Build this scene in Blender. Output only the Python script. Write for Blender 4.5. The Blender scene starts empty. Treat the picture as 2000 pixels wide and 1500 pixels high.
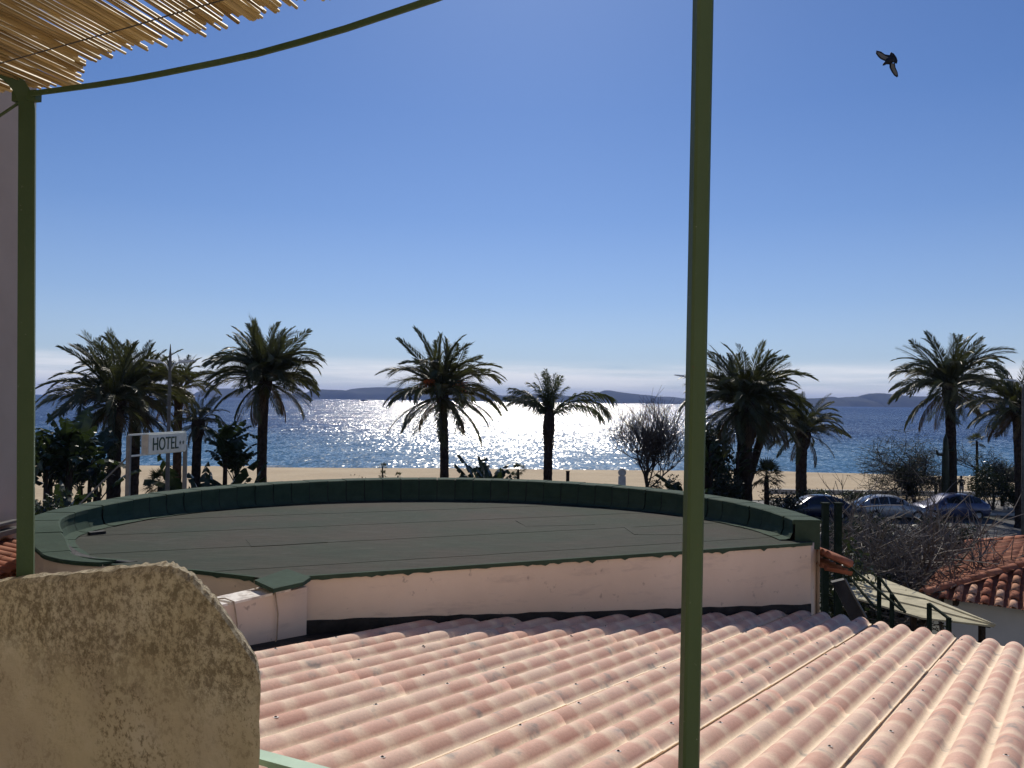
import bpy, math, random
from mathutils import Vector, Matrix, Quaternion
R = math.radians
random.seed(7)
scene = bpy.context.scene
# ------------------------------------------------------------------ camera
H = 7.0
FPX = 1570.0
PITCH, ROLL = math.atan(32.3 / FPX), R(0.79)
fw = Vector((0, math.cos(PITCH), math.sin(PITCH)))
r0 = Vector((1, 0, 0)); u0 = r0.cross(fw)
cr = r0 * math.cos(ROLL) + u0 * math.sin(ROLL)
cu = -r0 * math.sin(ROLL) + u0 * math.cos(ROLL)
cam = bpy.data.cameras.new('camera'); cam_o = bpy.data.objects.new('camera', cam)
scene.collection.objects.link(cam_o)
m = Matrix((cr, cu, -fw)).transposed().to_4x4(); m.translation = (0, 0, H)
cam_o.matrix_world = m
cam.sensor_width = 36.0; cam.lens = 36.0 * FPX / 2000.0
cam.clip_start = 0.05; cam.clip_end = 60000
scene.camera = cam_o
# ------------------------------------------------------------------ sky, sun, exposure
SUN_EL, SUN_AZ = R(40), R(0.6)
world = bpy.data.worlds.new('World'); scene.world = world; world.use_nodes = True
wn = world.node_tree.nodes; wl = world.node_tree.links; wn.clear()
def W(t, **k):
    n = wn.new(t)
    for a, b in k.items(): setattr(n, a, b)
    return n
wout = W('ShaderNodeOutputWorld'); wbg = W('ShaderNodeBackground')
sky = W('ShaderNodeTexSky', sky_type='NISHITA', sun_disc=False)
sky.sun_elevation = SUN_EL; sky.sun_rotation = SUN_AZ
sky.altitude = 0; sky.air_density = 1.0; sky.dust_density = 0.25; sky.ozone_density = 3.5
SKY_STRENGTH = 0.062
wbg.inputs['Strength'].default_value = SKY_STRENGTH
# thin bands of cloud low over the sea horizon, all the way round
tc = W('ShaderNodeTexCoord'); sep = W('ShaderNodeSeparateXYZ')
wl.new(tc.outputs['Generated'], sep.inputs[0])
mp = W('ShaderNodeMapping'); mp.inputs['Scale'].default_value = (3.0, 3.0, 55.0)
wl.new(tc.outputs['Generated'], mp.inputs[0])
cn = W('ShaderNodeTexNoise'); cn.inputs['Scale'].default_value = 1.0; cn.inputs['Detail'].default_value = 5.0; cn.inputs['Roughness'].default_value = 0.6
wl.new(mp.outputs[0], cn.inputs['Vector'])
cr1 = W('ShaderNodeValToRGB'); cr1.color_ramp.elements[0].position = 0.30; cr1.color_ramp.elements[1].position = 0.56
wl.new(cn.outputs['Fac'], cr1.inputs[0])
band = W('ShaderNodeValToRGB')
e = band.color_ramp.elements; e[0].position = 0.0; e[0].color = (.8, .8, .8, 1); e[1].position = 0.055; e[1].color = (0, 0, 0, 1)
for p_, v_ in ((.012, .75), (.030, .9), (.041, .7), (.049, .08)):
    q = e.new(p_); q.color = (v_, v_, v_, 1)
wl.new(sep.outputs['Z'], band.inputs[0])
mul = W('ShaderNodeMath', operation='MULTIPLY'); wl.new(cr1.outputs[0], mul.inputs[0]); wl.new(band.outputs[0], mul.inputs[1])
SKY_TINT = W('ShaderNodeMix', data_type='RGBA', blend_type='MULTIPLY'); SKY_TINT.inputs['Factor'].default_value = 1.0
wl.new(sky.outputs[0], SKY_TINT.inputs['A']); SKY_TINT.inputs['B'].default_value = (.72, .92, 1.28, 1)
lowh = W('ShaderNodeValToRGB'); e2 = lowh.color_ramp.elements; e2[0].position = 0.0; e2[0].color = (.42, .42, .42, 1); e2[1].position = .34; e2[1].color = (0, 0, 0, 1)
for p_, v_ in ((.05, .30), (.12, .14), (.22, .04)):
    q = e2.new(p_); q.color = (v_, v_, v_, 1)
wl.new(sep.outputs['Z'], lowh.inputs[0])
mixh = W('ShaderNodeMix', data_type='RGBA'); wl.new(lowh.outputs[0], mixh.inputs['Factor']); wl.new(SKY_TINT.outputs['Result'], mixh.inputs['A']); mixh.inputs['B'].default_value = (13.6, 14.8, 16.2, 1)
mixc = W('ShaderNodeMix', data_type='RGBA'); wl.new(mul.outputs[0], mixc.inputs['Factor'])
wl.new(mixh.outputs['Result'], mixc.inputs['A']); mixc.inputs['B'].default_value = (16.8, 16.8, 17.0, 1)
wl.new(mixc.outputs['Result'], wbg.inputs['Color']); wl.new(wbg.outputs[0], wout.inputs[0])

sun = bpy.data.lights.new('sun', 'SUN'); sun.energy = 4.3; sun.angle = R(0.53); sun.color = (1.0, 0.93, 0.82)
sun_o = bpy.data.objects.new('sun', sun); scene.collection.objects.link(sun_o)
sd = Vector((math.sin(SUN_AZ) * math.cos(SUN_EL), math.cos(SUN_AZ) * math.cos(SUN_EL), math.sin(SUN_EL)))
sun_o.rotation_euler = sd.to_track_quat('Z', 'Y').to_euler(); sun_o.location = (0, 40, 60)
vs = scene.view_settings; vs.view_transform = 'Standard'; vs.look = 'None'; vs.exposure = 0.0; vs.gamma = 1.0; vs.use_curve_mapping = False
scene.render.engine = 'CYCLES'
cy = scene.cycles; cy.max_bounces = 6; cy.diffuse_bounces = 3; cy.glossy_bounces = 3; cy.transmission_bounces = 3; cy.volume_bounces = 0
cy.transparent_max_bounces = 8; cy.sample_clamp_indirect = 6.0; cy.use_denoising = True; cy.adaptive_threshold = 0.02; cy.caustics_reflective = False; cy.caustics_refractive = False

# ------------------------------------------------------------------ helpers
def ray(x, y): return fw + cr * ((x - 1000) / FPX) + cu * ((750 - y) / FPX)
def at(x, y, Y):
    d = ray(x, y); return Vector((0, 0, H)) + d * (Y / d.y)
def atz(x, y, z):
    d = ray(x, y); return Vector((0, 0, H)) + d * ((z - H) / d.z)
col = scene.collection
def lerp(a, b, t): return a + (b - a) * t
def tag(o, label=None, cat=None, group=None, kind=None):
    if label: o['label'] = label
    if cat: o['category'] = cat
    if group: o['group'] = group
    if kind: o['kind'] = kind
    return o
def empty(name, loc=(0, 0, 0), rz=0, label=None, cat=None, group=None):
    o = bpy.data.objects.new(name, None); col.objects.link(o); o.location = loc; o.rotation_euler = (0, 0, rz)
    o.empty_display_size = .2
    return tag(o, label, cat, group)
def link(name, mesh, parent=None, mw=None):
    o = bpy.data.objects.new(name, mesh); col.objects.link(o)
    if parent is not None: o.parent = parent
    if mw is not None: o.matrix_local = mw
    return o
class MB:
    def __init__(s): s.v = []; s.f = []
    def quad(s, *p):
        b = len(s.v); s.v += [tuple(q) for q in p]; s.f.append(tuple(range(b, b + len(p)))); return s
    def hexa(s, p):          # 8 corners: bottom ring of 4, top ring of 4
        b = len(s.v); s.v += [tuple(q) for q in p]
        for f in ((3, 2, 1, 0), (4, 5, 6, 7), (0, 1, 5, 4), (1, 2, 6, 5), (2, 3, 7, 6), (3, 0, 4, 7)): s.f.append(tuple(b + i for i in f))
        return s
    def box(s, a, c):
        x0, y0, z0 = a; x1, y1, z1 = c
        return s.hexa([(x0, y0, z0), (x1, y0, z0), (x1, y1, z0), (x0, y1, z0), (x0, y0, z1), (x1, y0, z1), (x1, y1, z1), (x0, y1, z1)])
    def beam(s, a, c, w, h, up=Vector((0, 0, 1))):
        a = Vector(a); c = Vector(c); d = (c - a).normalized(); sd_ = d.cross(up)
        if sd_.length < 1e-4: sd_ = d.cross(Vector((0, 1, 0)))
        sd_.normalize(); u = sd_.cross(d).normalized(); sd_ *= w / 2; u *= h / 2
        return s.hexa([a - sd_ - u, a + sd_ - u, c + sd_ - u, c - sd_ - u, a - sd_ + u, a + sd_ + u, c + sd_ + u, c - sd_ + u])
    def tube(s, pts, rad, n=8, cap=True, rot=0.):
        pts = [Vector(p) for p in pts]; b = len(s.v); m_ = len(pts)
        up = Vector((0, 0, 1)); pu = None
        for i, p in enumerate(pts):
            t = (pts[min(i + 1, m_ - 1)] - pts[max(i - 1, 0)]).normalized()
            if pu is None:
                pu = t.cross(up) if abs(t.z) < .95 else t.cross(Vector((0, 1, 0)))
            pu = (pu - t * pu.dot(t)).normalized(); pv = t.cross(pu)
            r_ = rad[i] if isinstance(rad, (list, tuple)) else rad
            for k in range(n):
                a = 2 * math.pi * k / n + rot; s.v.append(tuple(p + (pu * math.cos(a) + pv * math.sin(a)) * r_))
        for i in range(m_ - 1):
            for k in range(n):
                s.f.append((b + i * n + k, b + i * n + (k + 1) % n, b + (i + 1) * n + (k + 1) % n, b + (i + 1) * n + k))
        if cap:
            s.f.append(tuple(b + k for k in range(n - 1, -1, -1))); s.f.append(tuple(b + (m_ - 1) * n + k for k in range(n)))
        return s
    def prism(s, poly, z0, z1, top=True, bottom=True):   # poly of (x,y) ccw; z0,z1 numbers or functions
        b = len(s.v); n = len(poly)
        g0 = z0 if callable(z0) else (lambda x, y: z0); g1 = z1 if callable(z1) else (lambda x, y: z1)
        for (x, y) in poly: s.v.append((x, y, g0(x, y)))
        for (x, y) in poly: s.v.append((x, y, g1(x, y)))
        for i in range(n):
            j = (i + 1) % n; s.f.append((b + i, b + j, b + n + j, b + n + i))
        if top: s.f.append(tuple(b + n + i for i in range(n)))
        if bottom: s.f.append(tuple(b + i for i in range(n - 1, -1, -1)))
        return s
    def lathe(s, prof, n=16, c=(0, 0, 0), axis='z'):
        b = len(s.v)
        for (r_, z) in prof:
            for k in range(n):
                a = 2 * math.pi * k / n; p = (r_ * math.cos(a), r_ * math.sin(a), z)
                if axis == 'y': p = (p[0], p[2], p[1])
                s.v.append((c[0] + p[0], c[1] + p[1], c[2] + p[2]))
        for i in range(len(prof) - 1):
            for k in range(n): s.f.append((b + i * n + k, b + i * n + (k + 1) % n, b + (i + 1) * n + (k + 1) % n, b + (i + 1) * n + k))
        return s
    def mesh(s, name, mat, smooth=False):
        me = bpy.data.meshes.new(name); me.from_pydata(s.v, [], s.f); me.update()
        if mat: me.materials.append(mat)
        if smooth: me.polygons.foreach_set('use_smooth', [True] * len(me.polygons))
        return me
    def build(s, name, mat, parent=None, smooth=False, mw=None, **k):
        return tag(link(name, s.mesh(name, mat, smooth), parent, mw), **k)

# ------------------------------------------------------------------ materials
class Mat:
    def __init__(s, name, rough=.8, spec=.3):
        s.m = bpy.data.materials.new(name); s.m.use_nodes = True; s.n = s.m.node_tree.nodes; s.l = s.m.node_tree.links
        s.b = s.n['Principled BSDF']; s.b.inputs['Roughness'].default_value = rough; s.b.inputs['Specular IOR Level'].default_value = spec
        s.out = s.n['Material Output']
    def N(s, t, **k):
        n = s.n.new(t)
        for a, b in k.items(): setattr(n, a, b)
        return n
    def coord(s, kind='Object', scale=(1, 1, 1)):
        t = s.N('ShaderNodeTexCoord'); mp_ = s.N('ShaderNodeMapping'); mp_.inputs['Scale'].default_value = scale
        s.l.new(t.outputs[kind], mp_.inputs[0]); return mp_.outputs[0]
    def pos(s, scale=(1, 1, 1)):
        t = s.N('ShaderNodeNewGeometry'); mp_ = s.N('ShaderNodeMapping'); mp_.inputs['Scale'].default_value = scale
        s.l.new(t.outputs['Position'], mp_.inputs[0]); return mp_.outputs[0]
    def noise(s, vec, scale, detail=4, rough=.55, out='Fac'):
        n = s.N('ShaderNodeTexNoise'); n.inputs['Scale'].default_value = scale; n.inputs['Detail'].default_value = detail; n.inputs['Roughness'].default_value = rough
        s.l.new(vec, n.inputs['Vector']); return n.outputs[out]
    def ramp(s, f, stops):
        n = s.N('ShaderNodeValToRGB'); e_ = n.color_ramp.elements
        while len(e_) < len(stops): e_.new(.5)
        for i, (p_, c_) in enumerate(stops):
            e_[i].position = p_; e_[i].color = (c_ if isinstance(c_, tuple) else (c_, c_, c_)) + (1,)
        s.l.new(f, n.inputs[0]); return n.outputs[0]
    def mix(s, f, a, b, mode='MIX'):
        n = s.N('ShaderNodeMix', data_type='RGBA', blend_type=mode)
        for sock, v in (('Factor', f), ('A', a), ('B', b)):
            if isinstance(v, (int, float)): n.inputs[sock].default_value = v
            elif isinstance(v, tuple): n.inputs[sock].default_value = v + (1,)
            else: s.l.new(v, n.inputs[sock])
        return n.outputs['Result']
    def math(s, op, a, b=0.0):
        n = s.N('ShaderNodeMath', operation=op)
        for i, v in enumerate((a, b)):
            if isinstance(v, (int, float)): n.inputs[i].default_value = v
            else: s.l.new(v, n.inputs[i])
        return n.outputs[0]
    def color(s, c):
        if isinstance(c, tuple): s.b.inputs['Base Color'].default_value = c + (1,)
        else: s.l.new(c, s.b.inputs['Base Color'])
        return s
    def bump(s, h, strength=.5, dist=.02):
        n = s.N('ShaderNodeBump'); n.inputs['Strength'].default_value = strength; n.inputs['Distance'].default_value = dist
        s.l.new(h, n.inputs['Height']); s.l.new(n.outputs[0], s.b.inputs['Normal']); return s
    def rand(s): return s.N('ShaderNodeObjectInfo').outputs['Random']
    def translucent(s, c, f):
        t = s.N('ShaderNodeBsdfTranslucent')
        if isinstance(c, tuple): t.inputs[0].default_value = c + (1,)
        else: s.l.new(c, t.inputs[0])
        mx = s.N('ShaderNodeMixShader'); mx.inputs[0].default_value = f
        s.l.new(s.b.outputs[0], mx.inputs[1]); s.l.new(t.outputs[0], mx.inputs[2]); s.l.new(mx.outputs[0], s.out.inputs[0]); return s
def speck(name, c1, c2, scale=4., rough=.8, spec=.3, bump=.0, bscale=60., bdist=.01, lo=.35, hi=.65, coord='pos', detail=5):
    k = Mat(name, rough, spec); v = k.pos() if coord == 'pos' else k.coord('Object')
    k.color(k.ramp(k.noise(v, scale, detail), [(lo, c1), (hi, c2)]))
    if bump: k.bump(k.noise(v, bscale, 3), bump, bdist)
    return k.m
def varied(name, c1, c2, rough=.7, spec=.3, scale=8.):      # a tint of its own for each object, mottled
    k = Mat(name, rough, spec); base = k.mix(k.rand(), c1, c2)
    n_ = k.ramp(k.noise(k.pos(), scale, 4), [(.3, .7), (.7, 1.15)])
    k.color(k.mix(1.0, base, n_, 'MULTIPLY')); return k
M = {}
# sand, ground, road
k = Mat('sand', .9, .15); v = k.pos()
c = k.ramp(k.noise(v, .12, 5), [(.3, (.40, .31, .20)), (.7, (.52, .42, .28))])
c = k.mix(k.ramp(k.noise(v, 2.2, 4, .7), [(.42, 0.), (.7, .55)]), c, (.36, .27, .17)); k.color(c)
k.bump(k.noise(v, 1.6, 5, .65), .9, .12); M['sand'] = k.m
M['asphalt'] = speck('asphalt', (.055, .055, .058), (.085, .085, .085), .8, .85, .3, .3, 90)
M['pave'] = speck('pavement', (.17, .16, .15), (.26, .25, .23), .7, .85, .2, .3, 40)
M['earth'] = speck('earth', (.045, .05, .045), (.10, .10, .085), .5, .95, .1, .5, 12, .05)
M['kerb'] = speck('kerb_stone', (.38, .37, .35), (.5, .49, .46), 3, .85, .2)
M['paint'] = speck('road_paint', (.6, .6, .58), (.8, .8, .78), 6, .7, .2)
M['forest'] = speck('far_forest', (.028, .036, .03), (.06, .066, .05), .012, .95, .05)
# sea
k = Mat('sea_water', .20, .5); k.b.inputs['IOR'].default_value = 1.42
v = k.pos(); sx = k.N('ShaderNodeSeparateXYZ'); k.l.new(v, sx.inputs[0]); Yc = sx.outputs['Y']
far = k.N('ShaderNodeMapRange'); far.interpolation_type = 'SMOOTHSTEP'
for i_, x_ in enumerate((100., 260., 0., 1.)): far.inputs[1 + i_].default_value = x_
k.l.new(Yc, far.inputs[0]); far = far.outputs[0]
streak = k.noise(k.pos((.004, .03, 1)), 1.0, 4, .6)
c = k.mix(far, (.048, .140, .190), (.008, .030, .095))
c = k.mix(k.ramp(streak, [(.35, 0.), (.65, 1.)]), c, k.mix(1.0, c, (.72, .78, .82), 'MULTIPLY'))
k.color(c)
def vor(sc):
    n_ = k.N('ShaderNodeTexVoronoi', feature='F1'); k.l.new(k.pos(sc), n_.inputs['Vector']); n_.inputs['Scale'].default_value = 1.0; return n_.outputs['Color']
na = vor((4.3, 1.35, 1)); nc = vor((2.9, .9, 1)); nb = k.noise(k.pos((.22, .10, 1)), 1.0, 2, .6, 'Color')
def cvec(a, sc):
    n1 = k.N('ShaderNodeVectorMath', operation='SUBTRACT'); k.l.new(a, n1.inputs[0]); n1.inputs[1].default_value = (.5, .5, .5)
    n2 = k.N('ShaderNodeVectorMath', operation='SCALE'); k.l.new(n1.outputs[0], n2.inputs[0])
    if isinstance(sc, (int, float)): n2.inputs['Scale'].default_value = sc
    else: k.l.new(sc, n2.inputs['Scale'])
    return n2.outputs[0]
calm = k.ramp(k.noise(k.pos((.0035, .022, 1)), 1.0, 3, .55), [(.34, .72), (.6, 1.08)])
amp = k.math('MULTIPLY', k.math('ADD', k.math('MULTIPLY', far, .21), .205), calm)
ad = k.N('ShaderNodeVectorMath', operation='ADD'); ad0 = k.N('ShaderNodeVectorMath', operation='ADD'); k.l.new(cvec(na, amp), ad0.inputs[0]); k.l.new(cvec(nc, amp), ad0.inputs[1]); k.l.new(ad0.outputs[0], ad.inputs[0]); k.l.new(cvec(nb, .35), ad.inputs[1])
fl = k.N('ShaderNodeVectorMath', operation='MULTIPLY'); k.l.new(ad.outputs[0], fl.inputs[0]); fl.inputs[1].default_value = (1, 1, 0)
far2 = k.N('ShaderNodeMapRange'); far2.interpolation_type = 'SMOOTHSTEP'
for i_, x_ in enumerate((250., 1600., 0., .06)): far2.inputs[1 + i_].default_value = x_
k.l.new(Yc, far2.inputs[0])
bias = k.N('ShaderNodeCombineXYZ'); bias.inputs[2].default_value = 1.0
k.l.new(k.math('MULTIPLY', k.math('ADD', k.math('ADD', k.math('MULTIPLY', far, .09), .125), far2.outputs[0]), -1.0), bias.inputs[1])
a2 = k.N('ShaderNodeVectorMath', operation='ADD'); k.l.new(fl.outputs[0], a2.inputs[0]); k.l.new(bias.outputs[0], a2.inputs[1])
nm = k.N('ShaderNodeVectorMath', operation='NORMALIZE'); k.l.new(a2.outputs[0], nm.inputs[0]); k.l.new(nm.outputs[0], k.b.inputs['Normal'])
M['sea'] = k.m
# plaster of the round building, near wall, membrane, fake tile sheet
k = Mat('pink_plaster', .9, .15); v = k.pos()
c = k.ramp(k.noise(v, .9, 5), [(.3, (.62, .52, .43)), (.7, (.74, .63, .53))])
c = k.mix(k.ramp(k.noise(k.pos((1.2, 1.2, 5)), 1.3, 5, .65), [(.56, 0.), (.72, .55)]), c, (.40, .34, .31))
c = k.mix(k.ramp(k.noise(v, 9, 3, .6), [(.66, 0.), (.72, .6)]), c, (.30, .25, .22))
k.color(c); k.bump(k.noise(v, 14, 4), .25, .02); M['plaster'] = k.m
k = Mat('stained_render', .95, .1); v = k.pos()
c = k.ramp(k.noise(v, 5.5, 5, .6), [(.32, (.43, .37, .255)), (.5, (.50, .44, .315)), (.68, (.56, .51, .40))])
c = k.mix(k.ramp(k.noise(v, 3.1, 4, .6), [(.45, 0.), (.66, .55)]), c, (.40, .34, .27))
blot = k.math('MULTIPLY', k.ramp(k.noise(v, 62, 5, .8), [(.50, 0.), (.60, 1.)]), k.ramp(k.noise(v, 4.3, 3, .6), [(.42, .0), (.62, 1.)]))
sz = k.N('ShaderNodeSeparateXYZ'); k.l.new(k.coord('Object'), sz.inputs[0])
lich = k.math('MULTIPLY', k.ramp(k.noise(v, 38, 6, .85), [(.44, 0.), (.56, 1.)]), k.ramp(k.math('ADD', sz.outputs[2], k.math('MULTIPLY', k.noise(v, 5, 3), .25)), [(.02, 0.), (.14, .9)]))
c = k.mix(k.math('MULTIPLY', blot, .75), c, (.11, .085, .05)); c = k.mix(k.math('MULTIPLY', lich, .8), c, (.10, .078, .048))
k.color(c); k.bump(k.noise(v, 70, 6, .8), .8, .010); M['render'] = k.m
k = Mat('roof_felt', .92, .15); v = k.pos()
c = k.mix(k.rand(), (.033, .048, .036), (.042, .053, .039))
c = k.mix(k.ramp(k.noise(v, .55, 5, .6), [(.38, 0.), (.64, .95)]), c, (.058, .053, .043))
c = k.mix(k.ramp(k.noise(v, 1.7, 5, .7), [(.56, 0.), (.68, .45)]), c, (.070, .076, .065))
c = k.mix(1.0, c, k.ramp(k.noise(k.pos((3, 14, 3)), 1.2, 5, .7), [(.3, .75), (.7, 1.2)]), 'MULTIPLY')
c = k.mix(1.0, c, k.ramp(k.noise(v, 240, 2, .6), [(.3, .6), (.7, 1.35)]), 'MULTIPLY')
k.color(c); k.bump(k.noise(v, 220, 2), .6, .006); M['felt'] = k.m
k = Mat('parapet_felt', .9, .15); v = k.pos()
c = k.mix(k.rand(), (.038, .068, .048), (.050, .078, .055))
c = k.mix(1.0, c, k.ramp(k.noise(v, 5, 5, .7), [(.3, .78), (.7, 1.15)]), 'MULTIPLY')
k.color(c); k.bump(k.noise(v, 200, 2), .5, .005); M['felt2'] = k.m
M['bitumen'] = speck('black_bitumen', (.012, .012, .013), (.03, .03, .032), 6, .7, .3, .5, 20, .02)
k = Mat('tile_sheet', .75, .25); oc = k.coord('Object'); so = k.N('ShaderNodeSeparateXYZ'); k.l.new(oc, so.inputs[0])
ph = k.math('FRACT', k.math('DIVIDE', so.outputs[0], .33))
wob = k.noise(k.pos(), 7, 3)
bandf = k.ramp(k.math('ADD', ph, k.math('MULTIPLY', k.math('SUBTRACT', wob, .5), .35)), [(.02, .95), (.14, .8), (.30, .0), (.86, .0), (.97, .9)])
rowid = k.N('ShaderNodeTexWhiteNoise', noise_dimensions='3D')
cv = k.N('ShaderNodeCombineXYZ'); k.l.new(k.math('FLOOR', k.math('DIVIDE', so.outputs[0], .33)), cv.inputs[0]); k.l.new(k.math('FLOOR', k.math('DIVIDE', so.outputs[1], .2152)), cv.inputs[1]); k.l.new(k.math('MULTIPLY', k.rand(), 97.0), cv.inputs[2]); k.l.new(cv.outputs[0], rowid.inputs[0])
body = k.ramp(rowid.outputs['Value'], [(.0, (.56, .315, .235)), (.45, (.62, .37, .285)), (.9, (.67, .44, .345)), (1., (.66, .49, .38))])
body = k.mix(k.ramp(k.noise(k.pos(), 2.2, 4, .6), [(.35, 0.), (.7, .5)]), body, (.70, .52, .39))
valley = k.ramp(k.math('ADD', so.outputs[2], k.math('MULTIPLY', k.math('SUBTRACT', wob, .5), .02)), [(.012, .9), (.034, 0.)])
c = k.mix(k.math('MULTIPLY', bandf, .74), body, (.78, .61, .45)); c = k.mix(valley, c, (.79, .65, .48))
smut = k.math('MULTIPLY', k.ramp(k.noise(k.pos((1, 1, 1)), 4.6, 3, .5), [(.595, 0.), (.68, .8)]), k.ramp(k.noise(k.pos(), 11, 3, .6), [(.38, .2), (.6, 1.)]))
c = k.mix(smut, c, (.30, .275, .245))
c = k.mix(1.0, c, k.ramp(k.noise(k.pos(), 60, 3, .7), [(.3, .9), (.7, 1.07)]), 'MULTIPLY')
k.color(c); k.bump(k.noise(k.pos(), 45, 3), .15, .008); M['sheet'] = k.m
M['terra'] = varied('terracotta', (.30, .105, .060), (.42, .19, .115), .85, .15).m
M['terra_dark'] = varied('dark_terracotta', (.22, .085, .055), (.33, .15, .09), .88, .15).m
M['terra_lit'] = varied('sunlit_terracotta', (.44, .22, .13), (.60, .36, .24), .85, .15).m  # paler copy for the house's near roof face, its sunlight put into the colour
k = Mat('green_paint', .5, .35); v = k.pos((1, 1, .35))
c = k.ramp(k.noise(v, 7, 5, .65), [(.3, (.040, .074, .026)), (.7, (.060, .098, .040))])
c = k.mix(k.ramp(k.noise(k.pos(), 55, 4, .7), [(.69, 0.), (.73, .9)]), c, (.10, .055, .028)); c = k.mix(k.ramp(k.noise(k.pos(), 90, 3, .6), [(.70, 0.), (.74, .8)]), c, (.22, .24, .18))
k.color(c); k.bump(k.noise(k.pos(), 120, 4, .7), .35, .002); M['green'] = k.m
k = varied('mint_paint', (.33, .50, .36), (.36, .53, .39), .5, .4, 6.); M['mint'] = k.m
M['green_dark'] = speck('dark_green_iron', (.010, .018, .012), (.020, .030, .022), 8, .9, .08)
k = Mat('mauve_render', .9, .1); k.color(k.ramp(k.noise(k.pos(), 1.5, 5), [(.3, (.50, .385, .30)), (.7, (.58, .455, .36))])); M['mauve'] = k.m
M['glass'] = speck('dark_glass', (.015, .018, .02), (.02, .022, .025), 3, .08, .6)
M['cream'] = speck('cream_render', (.62, .54, .42), (.70, .61, .48), 1.2, .9, .1)
M['white_wall'] = speck('white_render', (.55, .55, .52), (.68, .67, .64), .8, .9, .1, .2, 20)
M['white_cap'] = speck('white_masonry', (.55, .50, .45), (.80, .76, .70), 12, .9, .1, .4, 30, lo=.4, hi=.55)
k = varied('pale_board', (.44, .40, .27), (.54, .49, .34), .85, .15, 3.); M['board'] = k.m
M['metal'] = speck('grey_metal', (.10, .10, .095), (.16, .16, .15), 5, .45, .5)
M['lamp_pole'] = speck('concrete_pole', (.09, .085, .075), (.15, .14, .125), 6, .8, .3)
M['lamp_head'] = speck('pale_lamp', (.6, .6, .6), (.75, .75, .75), 5, .4, .5)
M['sign_white'] = speck('sign_white', (.62, .64, .56), (.74, .75, .68), 8, .5, .4)
M['sign_side'] = speck('sign_side', (.40, .36, .30), (.5, .46, .38), 8, .6, .3)
M['sign_green'] = speck('sign_green', (.03, .055, .035), (.05, .08, .05), 8, .6, .3)
M['wire'] = speck('wire', (.04, .035, .03), (.08, .07, .06), 20, .6, .4)
M['cable'] = speck('pale_cable', (.28, .22, .16), (.38, .31, .24), 20, .6, .4)
k = Mat('reed', .55, .35); rn = k.rand()
c = k.ramp(rn, [(0., (.36, .25, .10)), (.3, (.50, .38, .18)), (.7, (.60, .48, .25)), (1., (.72, .60, .36))])
c = k.mix(1.0, c, k.ramp(k.noise(k.coord('Object', (3, 60, 60)), 1.0, 4, .7), [(.3, .62), (.7, 1.15)]), 'MULTIPLY')
k.color(c); k.translucent(c, .46); M['reed'] = k.m
# plants
def leafmat(name, c1, c2, tl, rough=.45, f=.22, spec=.4):
    k_ = Mat(name, rough, spec); cc = k_.mix(k_.rand(), c1, c2)
    cc = k_.mix(1.0, cc, k_.ramp(k_.noise(k_.pos(), 3.0, 3), [(.3, .65), (.7, 1.25)]), 'MULTIPLY')
    k_.color(cc); k_.translucent(tl, f); return k_.m
M['frond'] = leafmat('palm_leaflet', (.036, .044, .016), (.064, .068, .026), (.10, .11, .03))
M['frond_dry'] = leafmat('dry_palm_leaflet', (.085, .055, .026), (.14, .095, .045), (.13, .08, .03), .7)
M['frond_light'] = leafmat('queen_palm_leaflet', (.030, .042, .016), (.050, .062, .022), (.09, .12, .03))
M['leaf'] = leafmat('broad_leaf', (.018, .030, .010), (.036, .050, .018), (.045, .07, .018), .3)
M['leaf_dark'] = leafmat('dark_leaf', (.014, .022, .010), (.028, .038, .016), (.03, .045, .015), .4)
M['leaf_grey'] = leafmat('grey_leaf', (.045, .055, .034), (.08, .09, .055), (.07, .09, .04), .6)
M['bark'] = speck('palm_bark', (.024, .017, .013), (.060, .043, .032), 5, .95, .1, .9, 18, .05)
M['twig'] = speck('twig_bark', (.035, .030, .028), (.075, .066, .06), 8, .85, .2)
M['twig_pale'] = speck('fig_bark', (.09, .078, .068), (.21, .185, .16), 5, .8, .25)
M['date'] = leafmat('date_stalk', (.42, .11, .025), (.55, .18, .04), (.85, .26, .05), .6, .5)
def plain(name, c_, rough=.5, spec=.5, metal=0.):
    k_ = Mat(name, rough, spec); k_.b.inputs['Metallic'].default_value = metal
    k_.color(k_.mix(1.0, c_, k_.ramp(k_.noise(k_.pos(), 3, 4), [(.3, .88), (.7, 1.06)]), 'MULTIPLY')); return k_.m
M['tyre'] = plain('tyre', (.012, .012, .012), .8, .3)
M['rim'] = plain('rim', (.4, .4, .42), .35, .5, .6)
M['lens'] = plain('headlamp', (.7, .7, .7), .15, .6)
M['red_lens'] = plain('tail_lamp', (.25, .01, .01), .2, .6)
M['plate'] = plain('number_plate', (.7, .7, .65), .5, .3)
# ================================================================== the setting
WATER_Z = -1.5
def shore(x): return 103.0 + 1.4 * math.sin(x * .07) + .6 * math.sin(x * .19 + 1)
def beach_edge(x):
    return lerp(43.5, 57.5, min(max((x + 45) / 55, 0), 1)) + max(0, (x - 10)) * .09
def gz(x, y):
    b_ = beach_edge(x)
    if y <= b_: return 0.0
    return -0.05 + (WATER_Z - .05) * min((y - b_) / (shore(x) - b_), 1.6)
def sheet(name, poly, z, mat, kind='structure', label=None):
    b_ = MB(); b_.quad(*[(x, y, z) for x, y in poly]); return b_.build(name, mat, kind=kind, label=label)
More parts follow.
